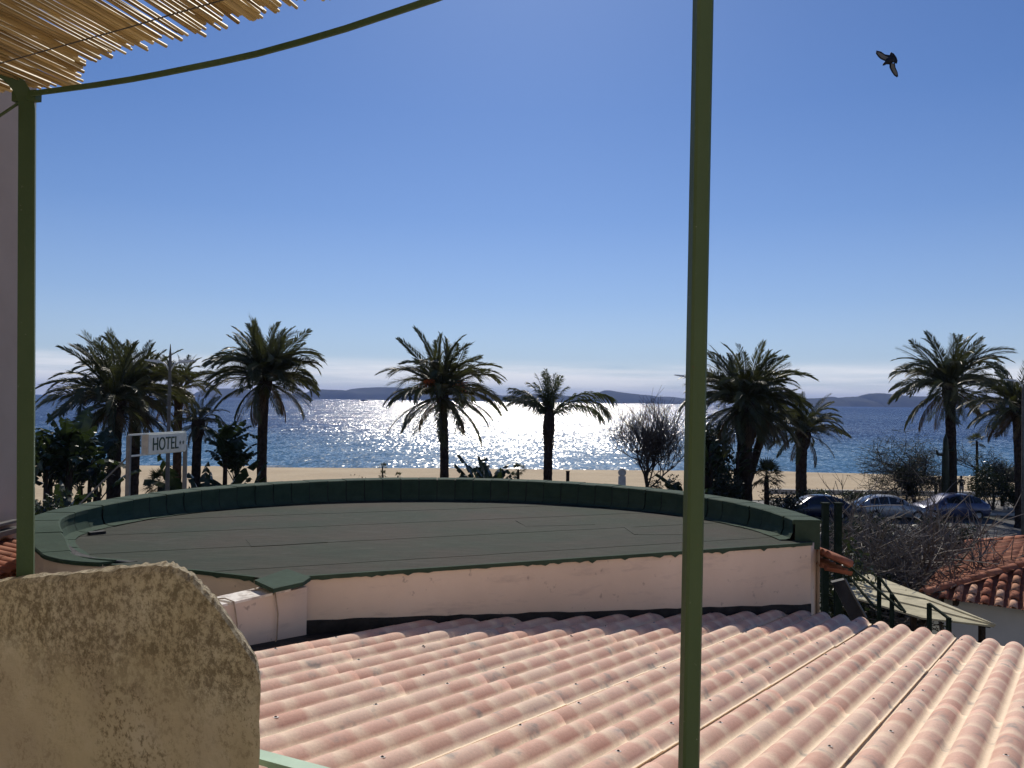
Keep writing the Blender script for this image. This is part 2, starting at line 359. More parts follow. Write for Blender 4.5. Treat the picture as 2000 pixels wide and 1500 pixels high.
# ground in town, up to the beach
xs = [-400, -200, -100] + [-70 + 5 * i for i in range(29)] + [100, 200, 400]
b = MB()
for i in range(len(xs) - 1):
    b.quad((xs[i], -80, -.004), (xs[i + 1], -80, -.004), (xs[i + 1], beach_edge(xs[i + 1]) + .6, -.004), (xs[i], beach_edge(xs[i]) + .6, -.004))
b.build('ground', M['earth'], kind='structure')
b = MB(); ny = 40
for i in range(len(xs)):
    x = xs[i]
    for j in range(ny + 1):
        y = beach_edge(x) + (128 - beach_edge(x)) * j / ny
        b.v.append((x, y, gz(x, y) + (.05 * math.sin(x * 1.1 + j) * math.sin(j * 2.1) if 0 < j < 30 else 0)))
for i in range(len(xs) - 1):
    for j in range(ny):
        a = i * (ny + 1) + j; b.f.append((a, a + ny + 1, a + ny + 2, a + 1))
b.build('beach', M['sand'], smooth=True, kind='structure')
# sea, out to the horizon
b = MB(); sx_ = [-14000, -6000, -2000, -700, -250, -120, 0, 120, 250, 700, 2000, 6000, 14000]; sy_ = [96, 110, 150, 250, 500, 1200, 3000, 6000, 13500]
for y in sy_:
    for x in sx_: b.v.append((x, y, WATER_Z))
for j in range(len(sy_) - 1):
    for i in range(len(sx_) - 1):
        a = j * len(sx_) + i; b.f.append((a, a + 1, a + 1 + len(sx_), a + len(sx_)))
b.build('sea', M['sea'], kind='structure')
# road, kerbs, promenade pavement
sheet('road', [(-150, 37), (150, 37), (150, 52.2), (-22, 48.8), (-150, 40)], .002, M['asphalt'])
b = MB().prism([(4, 52.4), (150, 52.4), (150, beach_edge(150) - .5), (60, beach_edge(60) - .3), (4, beach_edge(4) - .3)], .0, .13)
b.build('promenade', M['pave'], kind='structure')
b = MB().box((4, 52.15, 0), (150, 52.4, .14)); b.build('kerb', M['kerb'], kind='structure')
b = MB().box((-60, 36.4, 0), (150, 36.98, .14)); b.build('kerb', M['kerb'], kind='structure')
for i in range(9):
    sheet('road_marking', [(8 + i * 7, 43.9), (11 + i * 7, 43.9), (11 + i * 7, 44.05), (8 + i * 7, 44.05)], .006, M['paint'])
MB().box((2, 34.2, 0), (60, 36.4, .10)).build('pavement', M['pave'], kind='structure')
MB().box((19.5, 61.5, .13), (60, 61.95, .50)).build('promenade_wall', M['kerb'], label='low pale wall along the promenade behind the parked cars', cat='wall')
# far islands
def island(name, pts, Y, depth, seed):
    rnd = random.Random(seed); b_ = MB(); n = 130; nd = 14
    x0, x1 = pts[0][0], pts[-1][0]
    ph_ = [rnd.uniform(0, 6.3) for _ in range(12)]
    for j in range(nd + 1):
        tj = j / nd
        for i in range(n + 1):
            px_ = lerp(x0, x1, i / n)
            for (a, ha), (c_, hc) in zip(pts, pts[1:]):
                if a <= px_ <= c_: t = (px_ - a) / (c_ - a); t = t * t * (3 - 2 * t); h = lerp(ha, hc, t); break
            wob_ = sum(math.sin(i * .11 * (k_ + 1) + ph_[k_] + tj * 2.5 * k_) / (k_ + 1.5) for k_ in range(10)) * .6
            hh = h + (wob_ if h > 3 else 0)
            hh = max(hh, 0) * (math.sin(math.pi * min(tj * 1.05, 1)) ** .55) * (1 + .18 * math.sin(i * .33 + tj * 9))/1.12
            Xw = (px_ - 1000) / FPX * Y * (1 + .05 * tj)
            b_.v.append((Xw + 40 * math.sin(i * .5 + tj * 3), Y + depth * (tj - .4) + 60 * math.sin(i * .23 + ph_[2]), WATER_Z - 3 + hh / FPX * Y * (1.35 if Y > 6000 else 1.05)))
    for j in range(nd):
        for i in range(n):
            a = j * (n + 1) + i; b_.f.append((a, a + 1, a + n + 2, a + n + 1))
    return b_.build(name, M['forest'], smooth=True, kind='structure')
island('hills', [(372, 0), (400, 12), (470, 13), (560, 9), (612, 9), (640, 15), (690, 17), (760, 18), (850, 15), (930, 14), (985, 11), (1060, 12), (1110, 12), (1150, 14), (1190, 18), (1245, 14), (1300, 11), (1345, 6), (1380, 0)], 6200, 700, 3)
island('hills', [(1500, 0), (1535, 8), (1570, 15), (1600, 19), (1645, 20), (1680, 19), (1712, 27), (1750, 24), (1800, 20), (1850, 22), (1885, 25), (1940, 20), (2010, 18), (2120, 24), (2250, 10), (2300, 0)], 5200, 800, 9)

# ================================================================== balcony of the hotel, in front
bl = Vector((.90, -.436, 0)).normalized(); bn = Vector((.436, .90, 0)).normalized()   # along / out of the balcony edge
B0 = Vector((-.57, 1.80, 0))
def on_edge(x, y, off=0.):     # point on the vertical plane of the balcony edge
    d = ray(x, y); o = Vector((0, 0, H)); t = ((B0 + bn * off - o).dot(bn)) / d.dot(bn); return o + d * t
poly = [tuple((B0 + bl * s_ + bn * o_).xy) for s_, o_ in ((-2.6, -3.2), (3.2, -3.2), (3.2, .06), (-2.6, .06))]
MB().prism(poly, 5.14, 5.34).build('balcony_floor', M['pave'], kind='structure')
# the hotel itself, behind the viewer
hf = empty('hotel_facade', B0 - bn * 2.9, label='cream hotel facade behind the balcony', cat='building')
fr_h = Matrix((bl, bn, Vector((0, 0, 1)))).transposed().to_4x4()
MB().box((-9, -.4, 0), (10, 0, 12)).build('wall', M['cream'], hf, mw=fr_h)
MB().box((-.2, .0, 5.36), (1.8, .03, 7.6)).build('french_window', M['glass'], hf, mw=fr_h)
MB().box((-.3, .0, 7.6), (1.9, .05, 7.7)).build('lintel', M['kerb'], hf, mw=fr_h)
# near wall: rounded end, stained render
prof = [(-260, 1152), (-120, 1139), (0, 1125), (70, 1113), (140, 1108), (205, 1101), (270, 1093), (318, 1088), (342, 1090), (362, 1098), (384, 1114), (410, 1141), (432, 1166), (455, 1200), (478, 1233), (494, 1258), (501, 1274), (504, 1292), (503, 1360), (502, 1440), (500, 1520)]
fine = []
for (a, c) in zip(prof, prof[1:]):
    for q in range(5):
        t = q / 5; fine.append((lerp(a[0], c[0], t) + random.uniform(-1.0, 1.0), lerp(a[1], c[1], t) + random.uniform(-1.2, 1.2)))
fine.append(prof[-1])
wall_o = B0 + Vector((-.5, .25, 6.35))
tdir = Vector((-.34, .94, 0)); th = .085
front = [on_edge(x, y, th) - tdir * (th / tdir.dot(bn)) - wall_o for x, y in fine]
bot = [Vector((p.x, p.y, 5.34 - wall_o.z)) for p in (front[-1], front[0])]
b = MB()
f_i = [Vector(p) for p in front]; n = len(f_i)
for p in f_i: b.v.append(tuple(p + Vector((0, 0, -.012)) if True else p))
for p in f_i: b.v.append(tuple(p + tdir * .015 + Vector((0, 0, random.uniform(-.002, .004)))))
for p in f_i: b.v.append(tuple(p + tdir * (th * .6) + Vector((0, 0, random.uniform(.0, .006)))))
for p in f_i: b.v.append(tuple(p + tdir * th + Vector((0, 0, -.01))))
for r_ in range(3):
    for i in range(n - 1): b.f.append((r_ * n + i, r_ * n + i + 1, (r_ + 1) * n + i + 1, (r_ + 1) * n + i))
base = len(b.v)
for p in bot: b.v.append(tuple(p))
for p in bot: b.v.append(tuple(p + tdir * th))
b.f.append(tuple(range(n - 1, -1, -1)) + (base + 1, base))
b.f.append(tuple(range(3 * n, 4 * n)) + (base + 2, base + 3))
b.f.append((n - 1, 2 * n - 1, 3 * n - 1, 4 * n - 1, base + 2, base))
w_ = b.build('balcony_wall', M['render'], label='stained beige rendered wall with rounded corner, closest at lower left', cat='wall')
w_.location = wall_o
# left steel tube: stands on the wall, bends back over the balcony at the top
p0 = on_edge(50, 1120, .055); p1 = on_edge(53.5, 215, .055)
a0 = p1 - p0; up_ = a0.normalized(); back = (-bn + Vector((-.12, .02, 0))).normalized()
pts = [p0 - up_ * .02, p0 + a0 * .35, p0 + a0 * .7, p1]
for q in range(1, 9):
    a = q / 8 * R(86); rr = .095
    pts.append(p1 + up_ * (rr * math.sin(a)) + back * (rr * (1 - math.cos(a))))
last = pts[-1]; pts += [last + back * .8 + Vector((0, 0, .03)), last + back * 2.4 + Vector((0, 0, .1))]
lp = empty('pergola_post', p0, label='green steel pergola post at far left, bending back under the reed mat', cat='post')
b = MB(); b.tube([p - p0 for p in pts], .0285, 4, rot=R(45 + 26))
b.build('tube', M['green'], lp)
k_ = pts[5] - p0
MB().beam(k_ - bn * .01 - bl * .03, k_ + bl * .045 + bn * .01, .022, .028).build('bracket', M['green'], lp)
MB().tube([k_ - bl * .12 + Vector((0, 0, -.09)) - bn * .05, k_ + Vector((0, 0, -.005))], .004, 6).build('brace_rod', M['green'], lp)
# centre post (square tube, leaning slightly)
c0 = on_edge(1344, 1560); c1 = on_edge(1374.5, -60); axis = (c1 - c0)
cb = c0 + axis * ((5.34 - c0.z) / axis.z); ct = c0 + axis * ((7.9 - c0.z) / axis.z)
cp = empty('pergola_post', cb, label='green square pergola post crossing the whole view right of centre', cat='post')
wv = (bl * math.cos(R(34)) + bn * math.sin(R(34))); wv2 = Vector((-wv.y, wv.x, 0)); hw = .0147
b = MB(); ring = []
cs = [(1, .72), (.72, 1), (-.72, 1), (-1, .72), (-1, -.72), (-.72, -1), (.72, -1), (1, -.72)]
segs = 24
for i in range(segs + 1):
    c_ = (ct - cb) * (i / segs)
    for (p_, q_) in cs:
        jj = random.uniform(-.00022, .00022); b.v.append(tuple(c_ + wv * (p_ * hw + jj) + wv2 * (q_ * hw + jj)))
for i in range(segs):
    for k_ in range(8): b.f.append((i * 8 + k_, i * 8 + (k_ + 1) % 8, (i + 1) * 8 + (k_ + 1) % 8, (i + 1) * 8 + k_))
b.f.append(tuple(segs * 8 + i for i in range(8))); b.build('tube', M['green'], cp)
MB().box((-.05, -.05, 0), (.05, .05, .008)).build('base_plate', M['green'], cp)
# bowed flat bar between the posts
barpx = [(60, 183), (120, 175), (190, 165.5), (256, 155), (310, 145), (360, 135), (430, 121), (500, 105.5), (590, 81), (675, 56), (765, 26), (855, -4), (980, -52), (1130, -118)]
b = MB(); bp = [on_edge(x, y, .04) for x, y in barpx]
for a, c in zip(bp, bp[1:]): pass
n = len(bp)
for i, p in enumerate(bp):
    for (du, dz) in ((-.003, -.0068), (.003, -.0068), (.003, .0068), (-.003, .0068)): b.v.append(tuple(p + bn * du - bp[0] + Vector((0, 0, dz))))
for i in range(n - 1):
    for k_ in range(4): b.f.append((i * 4 + k_, i * 4 + (k_ + 1) % 4, (i + 1) * 4 + (k_ + 1) % 4, (i + 1) * 4 + k_))
o = b.build('flat_bar', M['green'], label='bowed green flat iron bar under the reed mat against the sky', cat='bar'); o.location = bp[0]
# mint handrail with balusters
ra = on_edge(498, 1476, .10); rl = empty('handrail', ra, label='pale mint green handrail meeting the beige wall at bottom edge', cat='railing')
MB().beam((-bl * .03), bl * 1.9, .04, .014).build('top_rail', M['mint'], rl)
MB().beam((-bl * .03 + Vector((0, 0, -.72))), bl * 1.9 + Vector((0, 0, -.72)), .03, .012).build('bottom_rail', M['mint'], rl)
bm_ = MB().beam((0, 0, -.72), (0, 0, -.007), .012, .012).mesh('baluster', M['mint'])
for i in range(16): link('baluster', bm_, rl, Matrix.Translation(bl * (.05 + i * .12)))
# reed mat on top of the pergola
MZ = 7.875
mat_t = empty('reed_mat', (-1.2, 2.0, MZ), label='split reed shade mat overhead in the top left corner', cat='shade mat')
rd = Vector((math.sin(R(19)), math.cos(R(19)), 0)); rp = Vector((rd.y, -rd.x, 0))
def reed_mesh(seed):
    rnd = random.Random(seed); b_ = MB(); L = 1.5; r_ = rnd.uniform(.0032, .0052); pts_ = []; rad = []
    y_ = z_ = 0
    for i in range(9):
        pts_.append((-L + L * i / 8, rnd.uniform(-.003, .003), rnd.uniform(-.002, .002))); rad.append(r_ * (1.0 if i % 2 else 1.12) * (1 - .1 * i / 8))
    b_.tube(pts_, rad, 6); return b_.mesh('reed', M['reed'], True)
reeds = [reed_mesh(i) for i in range(9)]
rot = Matrix((rd, -rp, Vector((0, 0, 1)))).transposed().to_4x4()
rnd = random.Random(5)
# front ends of the reeds: on a line parallel to the balcony edge
edge_px = [(-260, 205), (-60, 190), (60, 172), (110, 172), (150, 166), (157, 140), (163, 120), (200, 112), (240, 102), (285, 92), (330, 78), (380, 66), (430, 50), (480, 34), (540, 18), (600, 4), (680, -20), (780, -52), (900, -90)]
ep = [atz(x, y, MZ) for x, y in edge_px]
ep = [(p.dot(rp), p.dot(rd)) for p in ep]
def edge_at(q):
    for (a, s0), (c, s1) in zip(ep, ep[1:]):
        if a <= q <= c: return lerp(s0, s1, (q - a) / max(c - a, 1e-6))
    return ep[-1][1]
q = ep[0][0]; cnt = 0
qs = []
dense = ep[6][0]
while q < ep[-1][0] and cnt < 300:
    qs.append(q); cnt += 1
    q += rnd.uniform(.0055, .0088) if q < dense else rnd.uniform(.0062, .0102)
    if rnd.random() < .06 and q > dense: q += rnd.uniform(.004, .012)
for q in qs:
    s_ = edge_at(q) + rnd.uniform(-.035, .018)
    layer = rnd.choice((0, 0, 1))
    mw = Matrix.Translation(rp * q + rd * s_ + Vector((0, 0, MZ + .006 * layer + rnd.uniform(-.002, .003))) - Vector(mat_t.location)) @ rot @ Matrix.Rotation(rnd.uniform(-.018, .018), 4, 'Z') @ Matrix.Rotation(rnd.uniform(-.004, .008), 4, 'Y')
    link('reed', reeds[rnd.randrange(9)], mat_t, mw)
wa = [atz(x, y, MZ - .012) - Vector(mat_t.location) for x, y in ((-300, 200), (-100, 150), (10, 121), (120, 90), (250, 54), (330, 30), (400, 10), (520, -24), (700, -70))]
MB().tube(wa, .0016, 6).build('tie_wire', M['wire'], mat_t)

# ================================================================== hotel wing at far left, with tiled skirt
wing = empty('hotel_wing', (-9, 4, 0), label='mauve rendered building side behind the left pergola post', cat='building')
MB().box((-3.0, -7.0, 0), (2.86, 6.22, 16)).build('wall', M['mauve'], wing)
MB().box((2.86, -6.0, 5.30), (2.98, 5.97, 5.36)).build('ledge', M['metal'], wing)
MB().box((2.86, -6.0, 5.42), (2.95, 5.96, 5.45)).build('ledge', M['metal'], wing)
def canal_mesh(name, mat, L=.42, w0=.085, w1=.07, up=True, n=7, t=.012):
    b_ = MB()
    for (x, w) in ((0, w1), (L, w0)):
        for rr in (w, w - t):
            for i in range(n):
                a = math.pi * i / (n - 1); b_.v.append((x, rr * math.cos(a), (rr * .75) * math.sin(a) * (1 if up else -1)))
    o_ = [0, n, 2 * n, 3 * n]
    for i in range(n - 1):
        b_.f.append((o_[0] + i, o_[0] + i + 1, o_[2] + i + 1, o_[2] + i)); b_.f.append((o_[1] + i + 1, o_[1] + i, o_[3] + i, o_[3] + i + 1))
        b_.f.append((o_[2] + i, o_[2] + i + 1, o_[3] + i + 1, o_[3] + i)); b_.f.append((o_[0] + i + 1, o_[0] + i, o_[1] + i, o_[1] + i + 1))
    return b_.mesh(name, mat, True)
cover = canal_mesh('cover_tile', M['terra'], w0=.095, w1=.08); pan = canal_mesh('pan_tile', M['terra_dark'], up=False)
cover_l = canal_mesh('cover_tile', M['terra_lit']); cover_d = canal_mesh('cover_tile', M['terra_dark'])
for j in range(9):
    for i in range(2):
        mw = Matrix.Translation((2.86 + i * .33, 5.8 - j * .17, 5.19 - i * .075 + .004 * i)) @ Matrix.Rotation(R(13), 4, 'Y')
        link('cover_tile', cover, wing, mw); link('pan_tile', pan, wing, mw @ Matrix.Translation((0, .085, .03)))

# ================================================================== round building with flat felt roof
CX, CY, RR = -.882, 9.943, 4.675
def roofz(x, y): return 7 - 1.64 - .025 * (y - 8.5)
COP = 7 - 1.42
W0 = (-1.83, 7.24); W1 = (3.63, 9.73)
a_start = math.atan2(W1[1] - CY, W1[0] - CX); a_end = math.atan2(9.05 - CY, -5.33 - CX) % (2 * math.pi)
RHO = [(-20, RR), (186, RR), (193, 4.58), (202, 4.39), (210, 4.17), (213.5, 3.98), (219, 3.60)]
def rho(a):
    d_ = math.degrees(a)
    for (p_, v0), (q_, v1) in zip(RHO, RHO[1:]):
        if d_ <= q_: return lerp(v0, v1, (d_ - p_) / (q_ - p_))
    return RHO[-1][1]
a_end = R(218)
circ = [(CX + rho(a) * math.cos(a), CY + rho(a) * math.sin(a)) for a in [lerp(a_start, a_end, i / 70) for i in range(71)]]
FRONT_L = [(-2.888, 7.457), (-2.25, 7.18), (-2.02, 6.98)]
outline = [W0, W1] + circ[1:] + FRONT_L
rb = empty('round_building', (CX, CY, 0), label='pink rendered building with round flat green felt roof', cat='building')
def loc(poly): return [(x - CX, y - CY) for x, y in poly]
def rz_(d=0.): return lambda x, y: roofz(x + CX, y + CY) + d
MB().prism(loc([W0, W1] + circ[1:4] + [(2.9, 9.9), (-1.9, 7.6)]), 3.6, rz_(-.012), top=True).build('front_wall', M['plaster'], rb)
b = MB(); sp_ = [p for p in circ if p[0] < -4.2 or p[1] < 8.5][-26:] + FRONT_L + [W0]
for (x, y) in sp_: b.v += [(x - CX, y - CY, 3.0), (x - CX, y - CY, roofz(x, y) - .012)]
for i in range(len(sp_) - 1): b.f.append((i * 2, i * 2 + 2, i * 2 + 3, i * 2 + 1))
b.build('side_wall', M['plaster'], rb, True)
ci = [(CX + (rho(a) - .02) * math.cos(a), CY + (rho(a) - .02) * math.sin(a)) for a in [lerp(a_start + .05, a_end - .01, i / 60) for i in range(61)]]
MB().prism(loc(ci + [(-3.0, 7.9), (-1.9, 7.6), (2.5, 9.6)]), 0, lambda x, y: roofz(x + CX, y + CY) - .016).build('curved_wall', M['plaster'], rb)
# felt strips laid parallel to the front edge, each lapping the next
wd = Vector((W1[0] - W0[0], W1[1] - W0[1])).normalized(); wn_ = Vector((-wd.y, wd.x))
def clip(poly, nrm, d, keep_ge):
    out = []
    for i in range(len(poly)):
        p, q_ = Vector(poly[i]), Vector(poly[(i + 1) % len(poly)]); dp, dq = p.dot(nrm) - d, q_.dot(nrm) - d
        if not keep_ge: dp, dq = -dp, -dq
        if dp >= 0: out.append(tuple(p))
        if dp * dq < 0: t = dp / (dp - dq); out.append(tuple(p + (q_ - p) * t))
    return out
inner = [W0, W1] + [(CX + (rho(a) - .03) * math.cos(a), CY + (rho(a) - .03) * math.sin(a)) for a in [lerp(a_start, a_end, i / 60) for i in range(1, 61)]] + FRONT_L
d_min = min(Vector(p).dot(wn_) for p in inner); d_max = max(Vector(p).dot(wn_) for p in inner)
d = d_min - .01; i = 0
while d < d_max:
    wdt = .70
    pl = clip(clip(inner, wn_, d, True), wn_, d + wdt + .05, False)
    if len(pl) > 2:
        lift = .0030 * (i % 2) + .004
        jag = []
        pl2 = []
        for a, c in zip(pl, pl[1:] + pl[:1]):
            L_ = (Vector(c) - Vector(a)).length; st = max(1, int(L_ / .22))
            for q in range(st):
                p_ = Vector(a).lerp(Vector(c), q / st); pl2.append(tuple(p_ + Vector((random.uniform(-.006, .006), random.uniform(-.008, .008)))))
        MB().prism(loc(pl2), rz_(lift - .012), rz_(lift)).build('felt_strip', M['felt'], rb)
    d += wdt; i += 1
for (x_, y_, w_x, w_y, an) in ((.6, 11.3, .5, .32, .3), (-2.6, 9.3, .42, .30, .5), (1.9, 10.6, .36, .36, .1), (-4.93, 9.62, .09, .05, .9)):
    c4 = [Vector((sx_2 * w_x, sy_2 * w_y)) for sx_2, sy_2 in ((-1, -.9), (-.3, -1), (1, -1), (.95, .2), (1, 1), (-.9, .95))]; co_, si_ = math.cos(an), math.sin(an)
    MB().prism([(x_ - CX + p_.x * co_ - p_.y * si_, y_ - CY + p_.x * si_ + p_.y * co_) for p_ in c4], rz_(.004), rz_(.0100 if w_x > .2 else .04)).build('felt_patch', M['felt'] if w_x > .2 else M['bitumen'], rb)
# dark drip edge along the two straight sides, a little ragged
def drip(a, c, name):
    b_ = MB(); a = Vector(a); c = Vector(c); L_ = (c - a).length; n_ = int(L_ / .05); nn = Vector(((c - a).y, -(c - a).x)).normalized()
    for i_ in range(n_ + 1):
        p_ = a.lerp(c, i_ / n_); z_ = roofz(p_.x, p_.y); dr = .022 + random.random() ** 8 * .03
        o1 = p_ + nn * .028; b_.v += [(p_.x - CX, p_.y - CY, z_ + .016), (o1.x - CX, o1.y - CY, z_ + .014), (o1.x - CX, o1.y - CY, z_ - dr)]
    for i_ in range(n_):
        b_.f += [(i_ * 3, i_ * 3 + 1, i_ * 3 + 4, i_ * 3 + 3), (i_ * 3 + 1, i_ * 3 + 2, i_ * 3 + 5, i_ * 3 + 4)]
    b_.build(name, M['felt2'], rb)
drip(W0, W1, 'drip_edge'); drip(circ[-1], FRONT_L[0], 'drip_edge'); drip(FRONT_L[0], FRONT_L[1], 'drip_edge')
# corner flap of felt hanging over the low wall
fp = [atz(x, y, 5.405) for x, y in ((497, 1134), (534, 1151), (592, 1138), (607, 1128), (560, 1112))]
MB().prism([(p.x - CX, p.y - CY) for p in fp], 5.375, 5.410).build('felt_flap', M['felt2'], rb)
# coping and lining panels round the parapet
N_P = 52; cw = .33; a0_ = R(-.8); a1_ = R(217)
def prof_at(a, dz=0., dr=0.):
    t = (math.degrees(a) - 194) / 22.; t = min(max(t, 0), 1); t = t * t * (3 - 2 * t)
    ri = rho(a) - cw * (1 - .7 * min(max((math.degrees(a) - 203) / 14., 0), 1)); xi, yi = ri * math.cos(a), ri * math.sin(a)
    zr = roofz(CX + xi, CY + yi) + .006
    zc = lerp(COP, zr + .012, t) + dz
    return zc, zr, ri + dr
for i in range(N_P):
    A0 = lerp(a0_, a1_, i / N_P) + .0014; A1 = lerp(a0_, a1_, (i + 1) / N_P) - .0014
    lift = .0035 * (i % 2) + random.uniform(0, .004); sub = 4
    b = MB(); bL = MB(); jr = random.uniform(-.008, .008)
    for q in range(sub + 1):
        a = lerp(A0, A1, q / sub); ca, sa = math.cos(a), math.sin(a); zc, zr, ri = prof_at(a, lift, jr)
        ro = rho(a) + .03 + jr
        for (r_, z_) in ((ro - .004, zc - .035), (ro, zc - .005), (ro - .012, zc + .004), (ri + .015, zc + .004), (ri, zc - .006), (ri, zc - .05)):
            b.v.append((r_ * ca, r_ * sa, z_))
        h_ = zc - zr; pr = [(ri + .006, zc - .02), (ri + .004, lerp(zc, zr, .55)), (ri - .004, zr + min(.09, h_ * .4)), (ri - .03, zr + .03), (ri - .085, zr + .013 + lift), (ri - .16, zr + .009 + lift)]
        for (r_, z_) in pr: bL.v.append((r_ * ca + .0, r_ * sa, z_))
    for q in range(sub):
        for s_ in range(5):
            b.f.append((q * 6 + s_, (q + 1) * 6 + s_, (q + 1) * 6 + s_ + 1, q * 6 + s_ + 1)); bL.f.append((q * 6 + s_, (q + 1) * 6 + s_, (q + 1) * 6 + s_ + 1, q * 6 + s_ + 1))
    for q in (0, sub): b.f.append(tuple(q * 6 + s_ for s_ in range(6)))
    b.build('coping_panel', M['felt2'], rb); bL.build('lining_panel', M['felt2'], rb, smooth=False)
b = MB()
for q in range(81):
    a = lerp(a0_, a1_, q / 80); zc, zr, ri = prof_at(a); ca, sa = math.cos(a), math.sin(a)
    for r_ in (rho(a) + .004, rho(a) - cw + .03):
        for z_ in (zr - .10, zc - .012): b.v.append((r_ * ca, r_ * sa, z_))
for q in range(80):
    o_ = q * 4; b.f += [(o_ + 1, o_ + 5, o_ + 7, o_ + 3), (o_ + 3, o_ + 7, o_ + 6, o_ + 2)]
b.build('parapet_core', M['bitumen'], rb)
MB().quad(*[b.v[i_] for i_ in (0, 1, 3, 2)]).build('end_panel', M['felt2'], rb)
b2 = MB(); b2.v = b.v[:]; b2.f = [(q * 4, q * 4 + 4, q * 4 + 5, q * 4 + 1) for q in range(80)]; b2.v = [(x_, y_, 3.0) if i_ % 4 == 0 else (x_, y_, z_) for i_, (x_, y_, z_) in enumerate(b2.v)]; b2.build('parapet_wall', M['plaster'], rb)
# tiled skirt round the outside, seen at the right
for i in range(7):
    a = R(-3.4 + i * 2.15); z_ = 5.20
    mw = Matrix.Rotation(a, 4, 'Z') @ Matrix.Translation((RR + .0, 0, z_ - .004 * i)) @ Matrix.Rotation(R(22), 4, 'Y') @ Matrix.Rotation(R(-7), 4, 'Z') @ Matrix.Scale(.72, 4, (1, 0, 0))
    link('cover_tile', cover, rb, mw); link('pan_tile', pan, rb, mw @ Matrix.Translation((.02, .085, .03)))
    mw2 = Matrix.Rotation(a, 4, 'Z') @ Matrix.Translation((RR + .0, 0, z_ - .13)) @ Matrix.Rotation(R(8), 4, 'Y') @ Matrix.Scale(.7, 4, (1, 0, 0))
    link('pan_tile', pan, rb, mw2)
b = MB(); n_ = 40; nw = Vector((wd.y, -wd.x))
for i in range(n_ + 1):
    p_ = Vector(W0).lerp(Vector(W1), i / n_) + nw * .012; zt_ = 7 - 1.627 - .0857 * (p_.x * .581 + p_.y * .814)
    hj = lerp(.05, .085, i / n_) + random.uniform(-.008, .008)
    b.v += [(p_.x - CX, p_.y - CY, zt_ - .2), (p_.x - CX, p_.y - CY, zt_ + hj), (p_.x - CX - nw.x * .02, p_.y - CY - nw.y * .02, zt_ + hj + .004)]
for i in range(n_): b.f += [(i * 3, i * 3 + 3, i * 3 + 4, i * 3 + 1), (i * 3 + 1, i * 3 + 4, i * 3 + 5, i * 3 + 2)]
b.build('base_flashing', M['bitumen'], rb)
# low masonry wall running forward from the corner, with cables over it
lw0 = Vector((-1.80, 7.20, 0)); lwd = Vector((-.57, -.82, 0)).normalized(); lwn = Vector((-.82, .57, 0))
lw = empty('masonry_wall', (lw0.x, lw0.y, 4.6), label='low pink wall with white top joining the round building corner', cat='wall')
MB().hexa([(Vector((0, 0, z_)) + lwd * s_ + lwn * o_) for z_, ss in ((-.6, 1), (.715, 1)) for s_, o_ in ((0, 0), (0, .26), (2.3, .26), (2.3, 0))]).build('body', M['plaster'], lw)
for (s0, s1) in ((.19, .36), (.385, .80), (.83, 2.3)):
    MB().hexa([(Vector((0, 0, z_)) + lwd * s_ + lwn * o_) for z_ in (.715, .735) for s_, o_ in ((s0, -.008), (s0, .25), (s1, .25), (s1, -.008))]).build('cap', M['white_cap'], lw)
for s_ in (.37, .78):
    pts = [Vector((0, 0, .73)) + lwd * (s_ + .1) + lwn * .25, Vector((0, 0, .75)) + lwd * s_ + lwn * .1, Vector((0, 0, .74)) + lwd * s_ - lwn * .02, Vector((0, 0, .55)) + lwd * (s_ - .03) - lwn * .028, Vector((0, 0, .34)) + lwd * (s_ - .02) - lwn * .03, Vector((0, 0, .25)) + lwd * (s_ + .05) - lwn * .04, Vector((0, 0, .22)) + lwd * (s_ + .4) - lwn * .06]
    MB().tube(pts, .006, 6).build('cable', M['cable'], lw, True)

